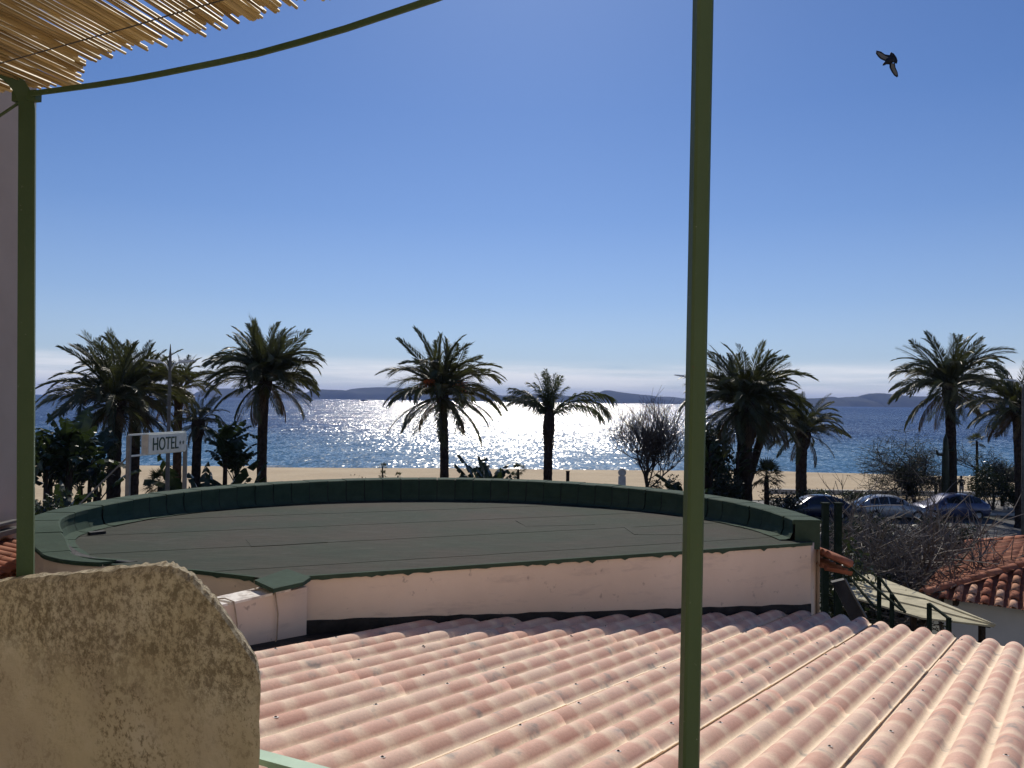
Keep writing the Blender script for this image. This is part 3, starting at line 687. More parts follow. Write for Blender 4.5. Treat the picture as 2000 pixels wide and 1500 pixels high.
# ================================================================== roof of imitation-tile sheets below the balcony
td = Vector((.581, .814, 0)).normalized(); te = Vector((-td.y, td.x, 0)); SL = .0857
tr = empty('tile_sheet_roof', (0, 0, 0), label='pink and cream corrugated tile-sheet roof below the balcony', cat='roof')
tx = (td + Vector((0, 0, -SL))).normalized(); tz = tx.cross(te).normalized()
frame = Matrix((tx, te, tz)).transposed().to_4x4()
PIT = .2152; LEN = 1.98; CRS = 6
def sheet_mesh(seed, waves=4):
    rnd_ = random.Random(seed); b_ = MB(); nt = waves * 12; rows = []
    L_ = LEN + .14; cl = LEN / CRS
    nrow = int(L_ / cl) + 1; xs_ = []
    for c_ in range(nrow):
        x0 = c_ * cl
        for f_ in (0.0, .10, .5, .96):
            if x0 + f_ * cl < L_: xs_.append((x0 + f_ * cl, f_))
    xs_.append((L_, .96))
    for (x, f_) in xs_:
        drop = -.0014 * (1 - f_) if f_ > 0 else -.0016
        for j in range(nt + 3):
            u = j / 12; y = u * PIT
            uu = abs(u % 1.0 - .5); hgt = .064 * (math.cos(math.pi * uu / .84) ** .72) if uu < .42 else 0.
            b_.v.append((x, y, hgt * (1 + .015 * f_) + drop + .006))
    w_n = nt + 3
    for i_ in range(len(xs_) - 1):
        for j in range(w_n - 1): b_.f.append((i_ * w_n + j, (i_ + 1) * w_n + j, (i_ + 1) * w_n + j + 1, i_ * w_n + j + 1))
    o_ = len(b_.v)      # a thin turned-down rim at the lower end and along the lapping side
    for j in range(w_n): x, y, z_ = b_.v[(len(xs_) - 1) * w_n + j]; b_.v.append((x, y, z_ - .012))
    for j in range(w_n - 1): b_.f.append(((len(xs_) - 1) * w_n + j, o_ + j, o_ + j + 1, (len(xs_) - 1) * w_n + j + 1))
    o2 = len(b_.v)
    for i_ in range(len(xs_)): x, y, z_ = b_.v[i_ * w_n]; b_.v.append((x, y, z_ - .006))
    for i_ in range(len(xs_) - 1): b_.f.append((i_ * w_n, (i_ + 1) * w_n, o2 + i_ + 1, o2 + i_))
    return b_.mesh('tile_sheet', M['sheet'], True)
sm = sheet_mesh(1); sm3 = sheet_mesh(2, 3)
scr_m = MB().lathe([(.0, .007), (.0045, .006), (.005, .003), (.009, .002), (.010, 0), (.0, -.012)], 8).mesh('screw', M['wire'], True)
was_m = MB().lathe([(.0, .002), (.015, .0015), (.018, 0), (.0, -.002)], 10).mesh('washer', M['white_cap'], True)
T_A = 1.145
for kt in range(-3, 5):
    t0_ = T_A + kt * 4 * PIT
    for ks in range(5):
        s0 = 9.86 - (ks + 1) * LEN - .06 * 0
        if s0 < -.3: continue
        off = random.uniform(-.01, .01) + ((kt % 3) * .33 if ks else 0)
        P = td * (s0 + off) + te * t0_ + Vector((0, 0, 7 - 1.627 - SL * (s0 + off) - .050 + .010 + (.005 if ks else 0)))
        tilt = Matrix.Rotation(R(-.13), 4, 'Y') @ Matrix.Rotation(-.0225, 4, 'X')
        so_ = link('tile_sheet', sm3 if kt == 4 else sm, tr, Matrix.Translation(P) @ frame @ tilt)
        for rj in ((0, 2) if kt == 4 else (0, 3)):
            for cj in (1, 3, 5) if ks < 4 else (1, 3):
                if random.random() < .22: continue
                px_ = cj * LEN / CRS + .11 + random.uniform(-.03, .03); py_ = (rj + .5) * PIT + random.uniform(-.02, .02)
                w__ = link('screw', scr_m, so_, Matrix.Translation((px_, py_, .0690)))
                link('washer', was_m, so_, Matrix.Translation((px_, py_, .0676)))
# black felted gutter beside the last sheet, and the board under the eave
q = [td * s_ + te * t_ for s_, t_ in ((.2, 5.20), (9.8, 5.20), (9.8, 7.6), (.2, 7.6))]
MB().quad(*[Vector((p.x, p.y, 7 - 1.627 - SL * p.dot(td) - .07)) for p in q]).build('felt_gutter', M['bitumen'], tr)
q = [td * s_ + te * t_ for s_, t_ in ((-1.4, -1.6), (9.70, -1.6), (9.70, 5.3), (-1.4, 5.3))]
MB().prism([(p.x, p.y) for p in q], 2.6, lambda x, y: 7 - 1.627 - SL * (x * td.x + y * td.y) - .14).build('annex_wall', M['plaster'], tr)
q0 = td * 9.74 + te * -1.5; q1 = td * 9.74 + te * 5.0
MB().beam(Vector((q0.x, q0.y, 4.40)), Vector((q1.x, q1.y, 4.40)), .03, .12).build('fascia_board', M['terra_dark'], tr)

# ================================================================== courtyard at the right: red-tiled house, board lean-to, stair rails
hd = Vector((.581, .814, 0)).normalized(); he = Vector((.814, -.581, 0)).normalized()
C1 = atz(1805, 1162, 2.8); C1 = Vector((C1.x, C1.y, 0)); SD = 8.3; PK = math.tan(R(18)) * SD / 2
house = empty('tiled_house', C1, label='low white house with red tiled hip roof at right edge', cat='house')
hp = lambda a, c_, z_=0.: hd * a + he * c_ + Vector((0, 0, z_))
MB().hexa([hp(.35, .35), hp(.35, SD - .35), hp(SD - .35, SD - .35), hp(SD - .35, .35), hp(.35, .35, 2.74), hp(.35, SD - .35, 2.74), hp(SD - .35, SD - .35, 2.74), hp(SD - .35, .35, 2.74)]).build('wall', M['white_wall'], house)
ap = hp(SD / 2, SD / 2, 2.8 + PK)
b = MB(); cs_ = [hp(0, 0, 2.77), hp(0, SD, 2.77), hp(SD, SD, 2.77), hp(SD, 0, 2.77)]
for i in range(4): b.quad(cs_[i], cs_[(i + 1) % 4], ap + Vector((0, 0, -.03)))
b.quad(*cs_[::-1]); b.build('roof_deck', M['terra_dark'], house)
def face_tiles(origin, along, inn, n_col, rows, mats, visible):
    slope = math.atan(PK / (SD / 2)); dn = (-inn * math.cos(slope) + Vector((0, 0, -math.sin(slope)))).normalized()
    nz = along.cross(dn).normalized()
    if nz.z < 0: nz = -nz
    ay = nz.cross(dn).normalized(); fr = Matrix((dn, ay, nz)).transposed().to_4x4()
    cpitch = SD / n_col
    for i in range(n_col):
        u = (i + .5) * cpitch; mx = min(u, SD - u)
        r_i = 0
        while True:
            dist = -.10 + r_i * .345
            if dist + .38 > mx - .02: break
            p_ = origin + along * u + inn * (dist + .40 * math.cos(slope)) + Vector((0, 0, 2.8 + (dist + .40) * math.tan(slope) * 1.0 + .004 * (r_i % 2)))
            w_p = p_ + C1
            if visible(w_p):
                mm = Matrix.Translation(p_) @ fr @ Matrix.Rotation(R(-1.6), 4, 'Y') @ Matrix.Rotation(random.uniform(-.02, .02), 4, 'Z')
                link('cover_tile', mats[random.random() < .35], house, mm)
            r_i += 1
vis = lambda p_: p_.x / p_.y < .70
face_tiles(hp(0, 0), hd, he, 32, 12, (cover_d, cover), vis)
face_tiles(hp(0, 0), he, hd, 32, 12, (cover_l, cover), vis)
ridge_m = canal_mesh('ridge_tile', M['terra'], .46, .12, .105)
for (c_, ) in ((hp(0, 0, 2.8),), (hp(SD, 0, 2.8),)):
    v_ = ap - c_; L_ = v_.length; dn = -v_.normalized(); ay = Vector((0, 0, 1)).cross(dn).normalized(); az_ = dn.cross(ay)
    fr = Matrix((dn, ay, az_)).transposed().to_4x4()
    for i in range(int(L_ / .40)):
        link('ridge_tile', ridge_m, house, Matrix.Translation(c_ + v_ * ((i * .40 + .42) / L_) + Vector((0, 0, .045 + .004 * (i % 2)))) @ fr)
for i in range(5): MB().beam(hp(.06, .6 + i * 1.5, 2.70), hp(.5, .6 + i * 1.5, 2.70), .10, .12).build('rafter_end', M['bark'], house)
# lean-to of pale boards
lt = empty('board_lean_to', atz(1760, 1180, 0), label='pale board lean-to roof in the courtyard beside the tiled house', cat='shed')
lo = Vector(lt.location)
def bz(x, y, z_): return atz(x, y, z_) - lo
strips = [((1648, 1127), (1702, 1121), (1800, 1159), (1945, 1219), (1806, 1168), (1655, 1139)),
          ((1655, 1141.5), (1806, 1171), (1944, 1220), (1812, 1187), (1662, 1153)),
          ((1662, 1155.5), (1812, 1190), (1942, 1222), (1800, 1206), (1670, 1167))]
for i, s_ in enumerate(strips):
    pl = [bz(x, y, 2.95 + .03 * (2 - i)) for x, y in s_]
    b = MB(); n_ = len(pl); b.v += [tuple(p + Vector((0, 0, -.035))) for p in pl] + [tuple(p) for p in pl]
    b.f.append(tuple(range(n_, 2 * n_))); b.f.append(tuple(range(n_ - 1, -1, -1)))
    for a in range(n_): b.f.append((a, (a + 1) % n_, n_ + (a + 1) % n_, n_ + a))
    b.build('roof_board', M['board'], lt)
for (x, y) in ((1675, 1166), (1790, 1204), (1925, 1222)):
    p = bz(x, y, 2.9); MB().beam(Vector((p.x, p.y + .12, 0)), Vector((p.x, p.y + .12, 2.93)), .09, .09).build('post', M['bark'], lt)
pa, pb_ = bz(1672, 1170, 2.86), bz(1940, 1224, 2.86)
MB().beam(pa + Vector((0, .1, 0)), pb_ + Vector((0, .1, 0)), .06, .1).build('beam', M['bark'], lt)
# stair rails of dark green iron going down beside the roof
sr = empty('stair_railing', at(1740, 1240, 12.5), label='dark green iron stair railing descending behind the tile-sheet roof', cat='railing')
so3 = Vector(sr.location)
def S(x, y, Y): return at(x, y, Y) - so3
for (x, y0, y1, Y) in ((1717, 1126, 1260, 12.6), (1742, 1160, 1270, 12.2), (1815, 1179, 1290, 11.4), (1853, 1206, 1300, 10.9)):
    MB().beam(S(x, y1, Y), S(x, y0, Y), .05, .05).build('post', M['green_dark'], sr)
for a, c in (((1640, 1090, 13.4), (1762, 1192, 11.9)), ((1717, 1126, 12.6), (1768, 1196, 11.9)), ((1660, 1128, 13.2), (1708, 1186, 12.5)), ((1815, 1179, 11.4), (1853, 1208, 10.9))):
    MB().beam(S(*a), S(*c), .03, .03).build('rail', M['green_dark'], sr)
# felt-covered slope piece at the corner of the round building
fl_ = empty('felt_ramp', at(1650, 1180, 10.2), label='dark green felt-covered strip sloping from building corner to tile sheets', cat='flashing')
fo = Vector(fl_.location)
q = [at(1625, 1138, 10.3), at(1650, 1132, 10.3), at(1692, 1208, 10.1), at(1668, 1222, 10.1)]
MB().hexa([p - fo for p in q] + [p - fo + Vector((.02, .10, .0)) for p in q]).build('strip', M['bitumen'], fl_)
MB().beam(q[1] - fo + Vector((0, 0, .01)), q[2] - fo + Vector((0, 0, .01)), .02, .02).build('edge_lead', M['metal'], fl_)
# two tall dark posts behind the round building
for (x, lab) in ((1612, 'dark green post just right of the round roof, left one of two'), (1637, 'dark green post just right of the round roof, right one of two')):
    p = at(x, 985, 14.0); g = empty('canopy_post', (p.x, p.y, 0), label=lab, cat='post', group='dark green posts beside the round roof')
    MB().beam((0, 0, 0), (0, 0, p.z), .10, .10).build('shaft', M['green_dark'], g)
    MB().beam((0, 0, p.z), (0, 0, p.z + .03), .13, .13).build('cap', M['green_dark'], g)
# courtyard walls and clutter
wp = [atz(1640, 1078, 0.9), atz(1840, 1062, .9)]
MB().beam(Vector((wp[0].x, wp[0].y, .55)), Vector((wp[1].x + 6, wp[1].y, .55)), .25, 1.1).build('garden_wall', M['earth'], label='grey garden wall behind the bare fig tree', cat='wall')

# ================================================================== plants
def frond_mesh(seed, el0, bend, n=42, lw_=.026, ll=.185, vee=.30, dry=False, plume=False, mat=None):
    rnd_ = random.Random(seed); b_ = MB(); p = Vector((0, 0, 0)); N_ = 12; path = []; tang = []
    for i_ in range(N_ + 1):
        t = i_ / N_; a = R(el0 - bend * t ** 1.35); T = Vector((math.cos(a), .0, math.sin(a)))
        path.append(p.copy()); tang.append(T); p = p + T / N_
    twist = rnd_.uniform(-.25, .25)
    b_.tube(path, [.013 * (1 - .85 * i_ / N_) + .0015 for i_ in range(N_ + 1)], 4, cap=False)
    for i_ in range(n):
        t = .13 + .86 * (i_ + .5) / n; fi = t * N_; k0 = min(int(fi), N_ - 1); f_ = fi - k0
        P = path[k0].lerp(path[k0 + 1], f_); T = tang[k0].lerp(tang[k0 + 1], f_).normalized(); Nn = Vector((0, 1, 0)).cross(T) * -1
        ang = R(lerp(62, 24, t) + rnd_.uniform(-7, 7)); Ls = ll * (math.sin(math.pi * (.13 + .80 * t)) ** .55) * rnd_.uniform(.8, 1.1)
        for sgn in (-1, 1):
            vv = rnd_.uniform(-.9, .9) if plume else vee + rnd_.uniform(-.12, .12)
            S_ = (Vector((0, sgn, 0)) * math.cos(vv + twist * sgn) + Nn * math.sin(vv + twist * sgn)).normalized()
            D = (T * math.cos(ang) + S_ * math.sin(ang)).normalized()
            wv_ = D.cross(Nn).normalized() * lw_ / 2 * .5 + Nn * lw_ * .2
            drp = Vector((0, 0, -1)) * Ls * (rnd_.uniform(.25, .6) if dry or plume else rnd_.uniform(.02, .16))
            mid = P + D * Ls * .45 + drp * .2
            b_.quad(P, mid + wv_, P + D * Ls + drp, mid - wv_)
    return b_.mesh('frond', mat or (M['frond_dry'] if dry else M['frond']))
UP = [frond_mesh(s_, 70 + 6 * s_ % 20, 36 + 12 * (s_ % 3)) for s_ in range(6)]
MID = [frond_mesh(20 + s_, 50 + 6 * (s_ % 3), 84 + 13 * (s_ % 4)) for s_ in range(6)]
LOW = [frond_mesh(40 + s_, 22 + 8 * (s_ % 3), 80 + 12 * (s_ % 3), vee=.1) for s_ in range(5)]
HANG = [frond_mesh(60 + s_, -12 - 8 * s_, 58, vee=-.1) for s_ in range(3)]
DRY = [frond_mesh(70 + s_, -30 - 9 * s_, 52, dry=True, vee=-.3) for s_ in range(3)]
def palm_trunk(parent, base, top, r_b, r_t, boot, seed):
    rnd_ = random.Random(seed); b_ = MB(); n_ = 26; ns = 12; L_ = (top - base).length
    bow = Vector((rnd_.uniform(-.12, .12), rnd_.uniform(-.1, .1), 0))
    for i_ in range(n_ + 1):
        t = i_ / n_; c_ = base.lerp(top, t) + bow * math.sin(math.pi * t)
        r_ = lerp(r_b, r_t, t) * (1.18 if i_ == 0 else 1)
        dz_ = (1 - t) * L_
        if dz_ < boot: r_ *= 1 + .55 * math.sin(math.pi * min(1, (1 - dz_ / boot) * .62 + .06))
        for k_ in range(ns):
            a = 2 * math.pi * k_ / ns; rr_ = r_ * (1 + .07 * ((i_ + k_) % 2) + rnd_.uniform(-.03, .03))
            b_.v.append((c_.x + rr_ * math.cos(a), c_.y + rr_ * math.sin(a), c_.z))
    for i_ in range(n_):
        for k_ in range(ns): b_.f.append((i_ * ns + k_, i_ * ns + (k_ + 1) % ns, (i_ + 1) * ns + (k_ + 1) % ns, (i_ + 1) * ns + k_))
    b_.f.append(tuple(n_ * ns + k_ for k_ in range(ns)))
    b_.build('trunk', M['bark'], parent)
def palm(xc, yc, xb, Y, Lpx, r_t, seed, label, nf=(18, 28, 24, 12, 6), boot=1.1, wind=0., fruit=False, squash=1.0):
    rnd_ = random.Random(seed); top = at(xc, yc, Y); bx = at(xb, 950, Y); base = Vector((bx.x, Y, gz(bx.x, Y) - .05))
    g = empty('palm_tree', base, label=label, cat='palm tree', group='palm trees along the beach')
    palm_trunk(g, Vector((0, 0, 0)), top - base + Vector((0, 0, .1)), r_t * 1.08, r_t, boot, seed)
    L_ = Lpx / FPX * Y; c_ = top - base
    sets = ((UP, nf[0], .95, .15), (MID, nf[1], 1.0, .05), (LOW, nf[2], .98, -.1), (HANG, nf[3], .9, -.25), (DRY, nf[4], .72, -.35))
    for si, (ms, cnt_, sc_, dz_) in enumerate(sets):
        o_ = rnd_.uniform(0, 6.28)
        for i_ in range(cnt_):
            az = o_ + i_ * 2.39996 + rnd_.uniform(-.2, .2)
            s_ = L_ * sc_ * rnd_.uniform(.84, 1.08)
            mw = Matrix.Translation(c_ + Vector((math.cos(az) * r_t * .7, math.sin(az) * r_t * .7, dz_))) @ Matrix.Rotation(wind * R(1), 4, 'Y') @ Matrix.Rotation(az, 4, 'Z') @ Matrix.Rotation(R(rnd_.uniform(-9, 9)), 4, 'Y') @ Matrix.Rotation(R(rnd_.uniform(-40, 40)), 4, 'X') @ Matrix.Diagonal((s_, s_, s_ * squash, 1))
            link('frond', ms[rnd_.randrange(len(ms))], g, mw)
    if fruit:
        for i_ in range(10):
            az = (i_ % 2) * math.pi + rnd_.uniform(-.9, .9); b_ = MB(); L2 = rnd_.uniform(1.0, 1.7)
            d_ = Vector((math.cos(az), math.sin(az), 0)); mp_ = c_ + d_ * L2 * .7 + Vector((0, 0, 1.0))
            b_.tube([c_, mp_, c_ + d_ * L2 + Vector((0, 0, .75))], [.03, .022, .014], 5)
            for q_ in range(26):
                e_ = c_ + d_ * L2 * rnd_.uniform(.7, 1.05) + Vector((rnd_.gauss(0, .16), rnd_.gauss(0, .16), rnd_.uniform(.15, .95)))
                b_.tube([mp_.lerp(c_ + d_ * L2 + Vector((0, 0, .75)), rnd_.random()), e_], [.010, .018], 3)
            b_.build('fruit_stalk', M['date'], g)
    return g
palm(226, 782, 222, 46, 138, .34, 11, 'leftmost tall date palm, its crown leaning over the bird-of-paradise thicket', wind=-6)
palm(266, 764, 258, 50, 120, .32, 12, 'date palm with dark trunk just behind the left sign post', wind=4)
palm(350, 760, 346, 55, 82, .26, 13, 'date palm whose crown shows right behind the tall lamp post', (10, 18, 12, 6, 3))
palm(518, 742, 512, 52, 124, .29, 14, 'full round date palm between the hotel sign and the sun glitter', (30, 46, 34, 12, 6))
palm(863, 770, 867, 54, 134, .27, 15, 'date palm with orange fruit stalks standing before the sun glitter', (16, 26, 26, 12, 2), fruit=True)
palm(1456, 786, 1455, 46, 132, .40, 16, 'thick-trunked tall date palm right of the centre post', (26, 40, 34, 20, 10), boot=2.0)
palm(1500, 812, 1440, 48.5, 80, .24, 17, 'leaning palm half hidden in the thick-trunked palm', (6, 16, 16, 8, 8))
palm(1569, 842, 1566, 56, 84, .34, 18, 'short date palm with swollen trunk top left of the parked cars', (14, 24, 18, 6, 3), boot=1.3)
palm(1855, 752, 1860, 54.5, 122, .30, 19, 'tall date palm behind the blue parked car', (16, 26, 24, 10, 4), boot=1.6, wind=-5)
palm(1985, 788, 1992, 47, 104, .24, 20, 'dark dense palm at the right edge with hanging brown skirt', (14, 22, 22, 16, 10))
palm(388, 822, 384, 47, 58, .24, 21, 'small palm with drooping crown right of the hotel sign', (8, 12, 14, 8, 6))
# windblown queen palm
tp = at(1071, 846, 50); bb = at(1068, 940, 50); qb = Vector((bb.x, 50, gz(bb.x, 50) - .05))
qp = empty('palm_tree', qb, label='windblown queen palm with few plumes, centre of the beach', cat='palm tree', group='palm trees along the beach')
palm_trunk(qp, Vector((0, 0, 0)), tp - qb, .26, .27, .0001, 5)
sh = MB(); sh.tube([tp - qb + Vector((0, 0, -.5)), tp - qb + Vector((.02, 0, .2)), tp - qb + Vector((.04, 0, 1.2)), tp - qb + Vector((.02, 0, 2.0))], [.27, .38, .32, .10], 10); sh.build('leaf_sheath', M['bark'], qp)
qsets = [(88, 30, 2.9, 90), (80, 40, 2.8, 40), (84, 55, 2.6, 140), (78, 50, 2.7, 185), (86, 25, 3.1, 250), (82, 35, 2.9, 300), (76, 45, 2.4, 10),
         (58, 62, 3.1, 172), (50, 66, 3.2, 188), (64, 70, 3.0, 160), (44, 52, 3.0, 200), (56, 76, 2.9, 150),
         (52, 92, 4.7, 4), (48, 112, 4.4, 352), (60, 58, 3.2, 180), (52, 84, 2.9, 176), (86, 20, 3.0, 120), (84, 30, 3.0, 60), (80, 24, 2.9, 210), (82, 28, 2.8, 330), (38, 96, 3.9, 12)]
for i, (e0, bd, L_, az) in enumerate(qsets):
    me = frond_mesh(200 + i, e0, bd, 64, .028, .25, plume=True, mat=M['frond_light'])
    s_ = L_
    link('frond', me, qp, Matrix.Translation(tp - qb + Vector((0, 0, .9))) @ Matrix.Rotation(R(az), 4, 'Z') @ Matrix.Scale(s_, 4))
for i in range(7):
    link('frond', DRY[i % 3], qp, Matrix.Translation(tp - qb + Vector((0, 0, .5))) @ Matrix.Rotation(i * .9, 4, 'Z') @ Matrix.Rotation(R(28), 4, 'Y') @ Matrix.Scale(1.5, 4))
# broad-leaved bird-of-paradise clumps
def paddle(seed, bend):
    rnd_ = random.Random(seed); b_ = MB(); N_ = 12; pts_ = []; p = Vector((0, 0, 0))
    for i_ in range(N_ + 1):
        t = i_ / N_; a = R(82 - bend * t ** 2.0); pts_.append(p.copy()); p = p + Vector((math.cos(a), 0, math.sin(a))) / N_
    b_.tube(pts_[:7], [.016 - .0015 * i_ for i_ in range(7)], 4, cap=False)
    for i_ in range(5, N_):
        t0, t1 = (i_ - 5) / (N_ - 5), (i_ + 1 - 5) / (N_ - 5)
        wf = lambda t: .135 * math.sin(math.pi * min(.97, .10 + .88 * t)) ** .6
        for sg in (-1, 1):
            sk = rnd_.uniform(.02, .06); dz_ = rnd_.uniform(-.01, .07)
            a_, c_ = pts_[i_], pts_[i_ + 1] * .96 + pts_[i_] * .04
            b_.quad(a_, c_, c_ + Vector((sk, sg * wf(t1), -dz_)), a_ + Vector((sk, sg * wf(t0), -dz_)))
    return b_.mesh('leaf', M['leaf'])
PAD = [paddle(s_, 30 + 22 * (s_ % 5)) for s_ in range(10)]
def clump(x, y, Y, hpx, n_, spread, seed, label, stems=0, cat='plant', grp='broad-leaved plants by the beach'):
    rnd_ = random.Random(seed); p = at(x, y, Y); base = Vector((p.x, Y, gz(p.x, Y) - .03)); Hm = p.z - base.z + hpx / FPX * Y; Lm = hpx / FPX * Y
    g = empty('broad_leaf_plant', base, label=label, cat=cat, group=grp)
    tops = []
    for i_ in range(max(stems, 1)):
        q_ = Vector((rnd_.gauss(0, spread * .5), rnd_.gauss(0, spread * .3), 0)); h_ = max(.15, (p.z - base.z) * rnd_.uniform(.55, 1.0)) if stems else .05
        e_ = q_ * 1.2 + Vector((0, 0, h_)); tops.append((q_, e_))
        if stems: MB().tube([q_, q_.lerp(e_, .5), e_], [.13, .11, .09], 7).build('stem', M['bark'], g)
    if not stems: Lm = (p.z - base.z) + Lm * .75
    for i_ in range(n_):
        q_, e_ = tops[i_ % len(tops)]; az = rnd_.uniform(0, 6.28); s_ = Lm * rnd_.uniform(.65, 1.1)
        mw = Matrix.Translation(q_.lerp(e_, rnd_.uniform(.7, 1.0)) + Vector((rnd_.gauss(0, .06), rnd_.gauss(0, .06), 0))) @ Matrix.Rotation(az, 4, 'Z') @ Matrix.Rotation(R(rnd_.uniform(-8, 26)), 4, 'Y') @ Matrix.Rotation(R(rnd_.uniform(-25, 25)), 4, 'X') @ Matrix.Diagonal((s_, s_ * (1 if stems else .55), s_, 1))
        link('leaf', PAD[rnd_.randrange(10)], g, mw)
    return g
clump(92, 862, 38, 105, 60, 1.0, 1, 'tall bird-of-paradise thicket immediately right of the left pergola post', 5)
clump(150, 895, 40, 95, 50, .9, 2, 'bird-of-paradise clump below the leftmost tall palm', 4)
clump(172, 890, 42, 68, 22, .4, 3, 'short broad-leaved plant beside the sign brace', 2)
clump(105, 985, 34, 75, 26, .9, 31, 'low broad-leaved thicket against the round roof at far left')
clump(440, 815, 44, 75, 30, .45, 4, 'tall stemmed bird-of-paradise just left of the full round palm', 2)
clump(405, 905, 43, 52, 15, .5, 5, 'low bird-of-paradise behind the hotel sign post')
clump(462, 880, 45, 72, 36, .6, 6, 'bird-of-paradise with arching leaves beside the full round palm trunk', 2)
clump(478, 915, 46, 28, 10, .25, 7, 'small broad-leaved plant at the foot of the full round palm')
clump(945, 922, 50, 48, 30, .6, 8, 'spreading broad-leaved plant left of the windblown palm')
clump(965, 925, 50.5, 40, 10, .2, 9, 'narrow upright plant between spreading plant and small potted plant')
clump(1395, 880, 44, 52, 30, .9, 10, 'dark leafy plant just right of the centre post', 4)
clump(1378, 940, 43, 48, 26, .8, 12, 'low leafy plant at the foot of the centre post view', 0)
clump(1432, 860, 45, 46, 14, .4, 32, 'leafy plant with hanging leaves left of the thick palm trunk', 2)
# fan palms
def fan_mesh(seed):
    rnd_ = random.Random(seed); b_ = MB(); b_.tube([(0, 0, 0), (.25, 0, .03), (.5, 0, 0)], [.010, .008, .007], 4, cap=False)
    for i_ in range(17):
        a = R(-118 + 236 * i_ / 16); L_ = .5 * rnd_.uniform(.85, 1.05) * (1 - .25 * abs(i_ - 8) / 8); d_ = Vector((math.cos(a), math.sin(a), rnd_.uniform(-.15, .1))); sd_ = Vector((-d_.y, d_.x, .3)) * .024
        c_ = Vector((.5, 0, 0)); b_.quad(c_, c_ + d_ * L_ * .5 + sd_, c_ + d_ * L_ + Vector((0, 0, -.08)), c_ + d_ * L_ * .5 - sd_)
    return b_.mesh('leaf', M['frond'])
FAN = [fan_mesh(s_) for s_ in range(5)]
def fan_palm(x, y, Y, Lpx, n_, seed, label, trunk=True):
    rnd_ = random.Random(seed); p = at(x, y, Y); base = Vector((p.x, Y, gz(p.x, Y) - .02)); g = empty('fan_palm', base, label=label, cat='fan palm', group='fan palms by the beach'); h_ = max(p.z - base.z, .1)
    MB().tube([(0, 0, 0), (.03, 0, h_ * .5), (0, 0, h_)], [.14 * min(1, Lpx / 36), .15 * min(1, Lpx / 36), .12 * min(1, Lpx / 36)], 8).build('trunk', M['bark'], g)
    s0 = Lpx / FPX * Y
    for i_ in range(n_):
        el = rnd_.uniform(-40, 85); az = rnd_.uniform(0, 6.28)
        link('leaf', FAN[i_ % 5], g, Matrix.Translation((0, 0, h_)) @ Matrix.Rotation(az, 4, 'Z') @ Matrix.Rotation(R(-el), 4, 'Y') @ Matrix.Rotation(R(rnd_.uniform(-30, 30)), 4, 'X') @ Matrix.Scale(s0 * rnd_.uniform(.8, 1.05), 4))
fan_palm(312, 945, 44, 40, 26, 1, 'fan palm on the sand under the hotel sign')
fan_palm(1497, 930, 44, 44, 34, 2, 'dark fan palm right of the thick palm trunk')
fan_palm(747, 912, 52, 13, 16, 3, 'tiny fan palm before the sea, left of the fruiting palm')
fan_palm(748, 928, 51, 13, 12, 4, 'low tuft at the foot of the tiny fan palm')
fan_palm(777, 930, 51, 13, 9, 5, 'little spiky tuft right of the tiny fan palm')
fan_palm(1012, 918, 49, 22, 14, 6, 'small dark potted fan palm left of the windblown palm')
fan_palm(1908, 862, 57, 24, 16, 33, 'thin-stemmed fan palm right of the tall palm by the blue car')
fan_palm(1958, 935, 56, 34, 22, 34, 'low fan palm near the right edge beach')
# branching shrubs and trees
def branch_tree(base, height, seed, levels, r0, spread, kids, mat, g, lenf=.72, up_bias=.25, twigs=True, leaf=None, nleaf=0, lsize=.05, first=.35):
    rnd_ = random.Random(seed); bt = MB(); tw = MB(); tips = []
    def grow(p, d, L_, r_, lev):
        n_ = 3; pts_ = [p]; dd = d.copy()
        for i_ in range(n_):
            dd = (dd + Vector((rnd_.gauss(0, .16), rnd_.gauss(0, .16), rnd_.gauss(0, .1) + up_bias * .12))).normalized(); pts_.append(pts_[-1] + dd * L_ / n_)
        tgt = bt if lev < levels - 1 else tw
        tgt.tube(pts_, [lerp(r_, r_ * .62, i_ / n_) for i_ in range(n_ + 1)], 6 if lev == 0 else (5 if lev < 2 else 3), cap=False)
        if lev >= levels: tips.extend(pts_[1:]); return
        for q_ in range(kids[min(lev, len(kids) - 1)]):
            f_ = rnd_.uniform(.45, 1.0); k0 = min(int(f_ * n_), n_ - 1); o_ = pts_[k0].lerp(pts_[k0 + 1], f_ * n_ - k0)
            side = Vector((rnd_.gauss(0, 1), rnd_.gauss(0, 1), rnd_.gauss(0, .6) + up_bias)).normalized()
            grow(o_, (dd * (1 - spread) + side * spread).normalized(), L_ * lenf * rnd_.uniform(.7, 1.15), r_ * .58, lev + 1)
    grow(Vector((0, 0, 0)), Vector((rnd_.uniform(-.1, .1), 0, 1)).normalized(), height * first, r0, 0)
    zt = max(v_[2] for v_ in tw.v); fs = height / zt
    for m_ in (bt, tw): m_.v = [(v_[0] * fs, v_[1] * fs, v_[2] * fs) for v_ in m_.v]
    tips = [t_ * fs for t_ in tips]
    bt.build('trunk', mat, g, True); tw.build('twigs', mat, g)
    if leaf and nleaf:
        lf = MB()
        for i_ in range(nleaf):
            t_ = tips[rnd_.randrange(len(tips))] + Vector((rnd_.gauss(0, .10), rnd_.gauss(0, .10), rnd_.gauss(0, .10)))
            a_ = Vector((rnd_.gauss(0, 1), rnd_.gauss(0, 1), rnd_.gauss(0, 1))).normalized(); c_ = a_.cross(Vector((rnd_.gauss(0, 1), rnd_.gauss(0, 1), rnd_.gauss(0, 1)))).normalized()
            s_ = lsize * rnd_.uniform(.6, 1.3); lf.quad(t_ - a_ * s_, t_ + c_ * s_ * .4, t_ + a_ * s_, t_ - c_ * s_ * .4)
        o_ = lf.build('crown', leaf, g)
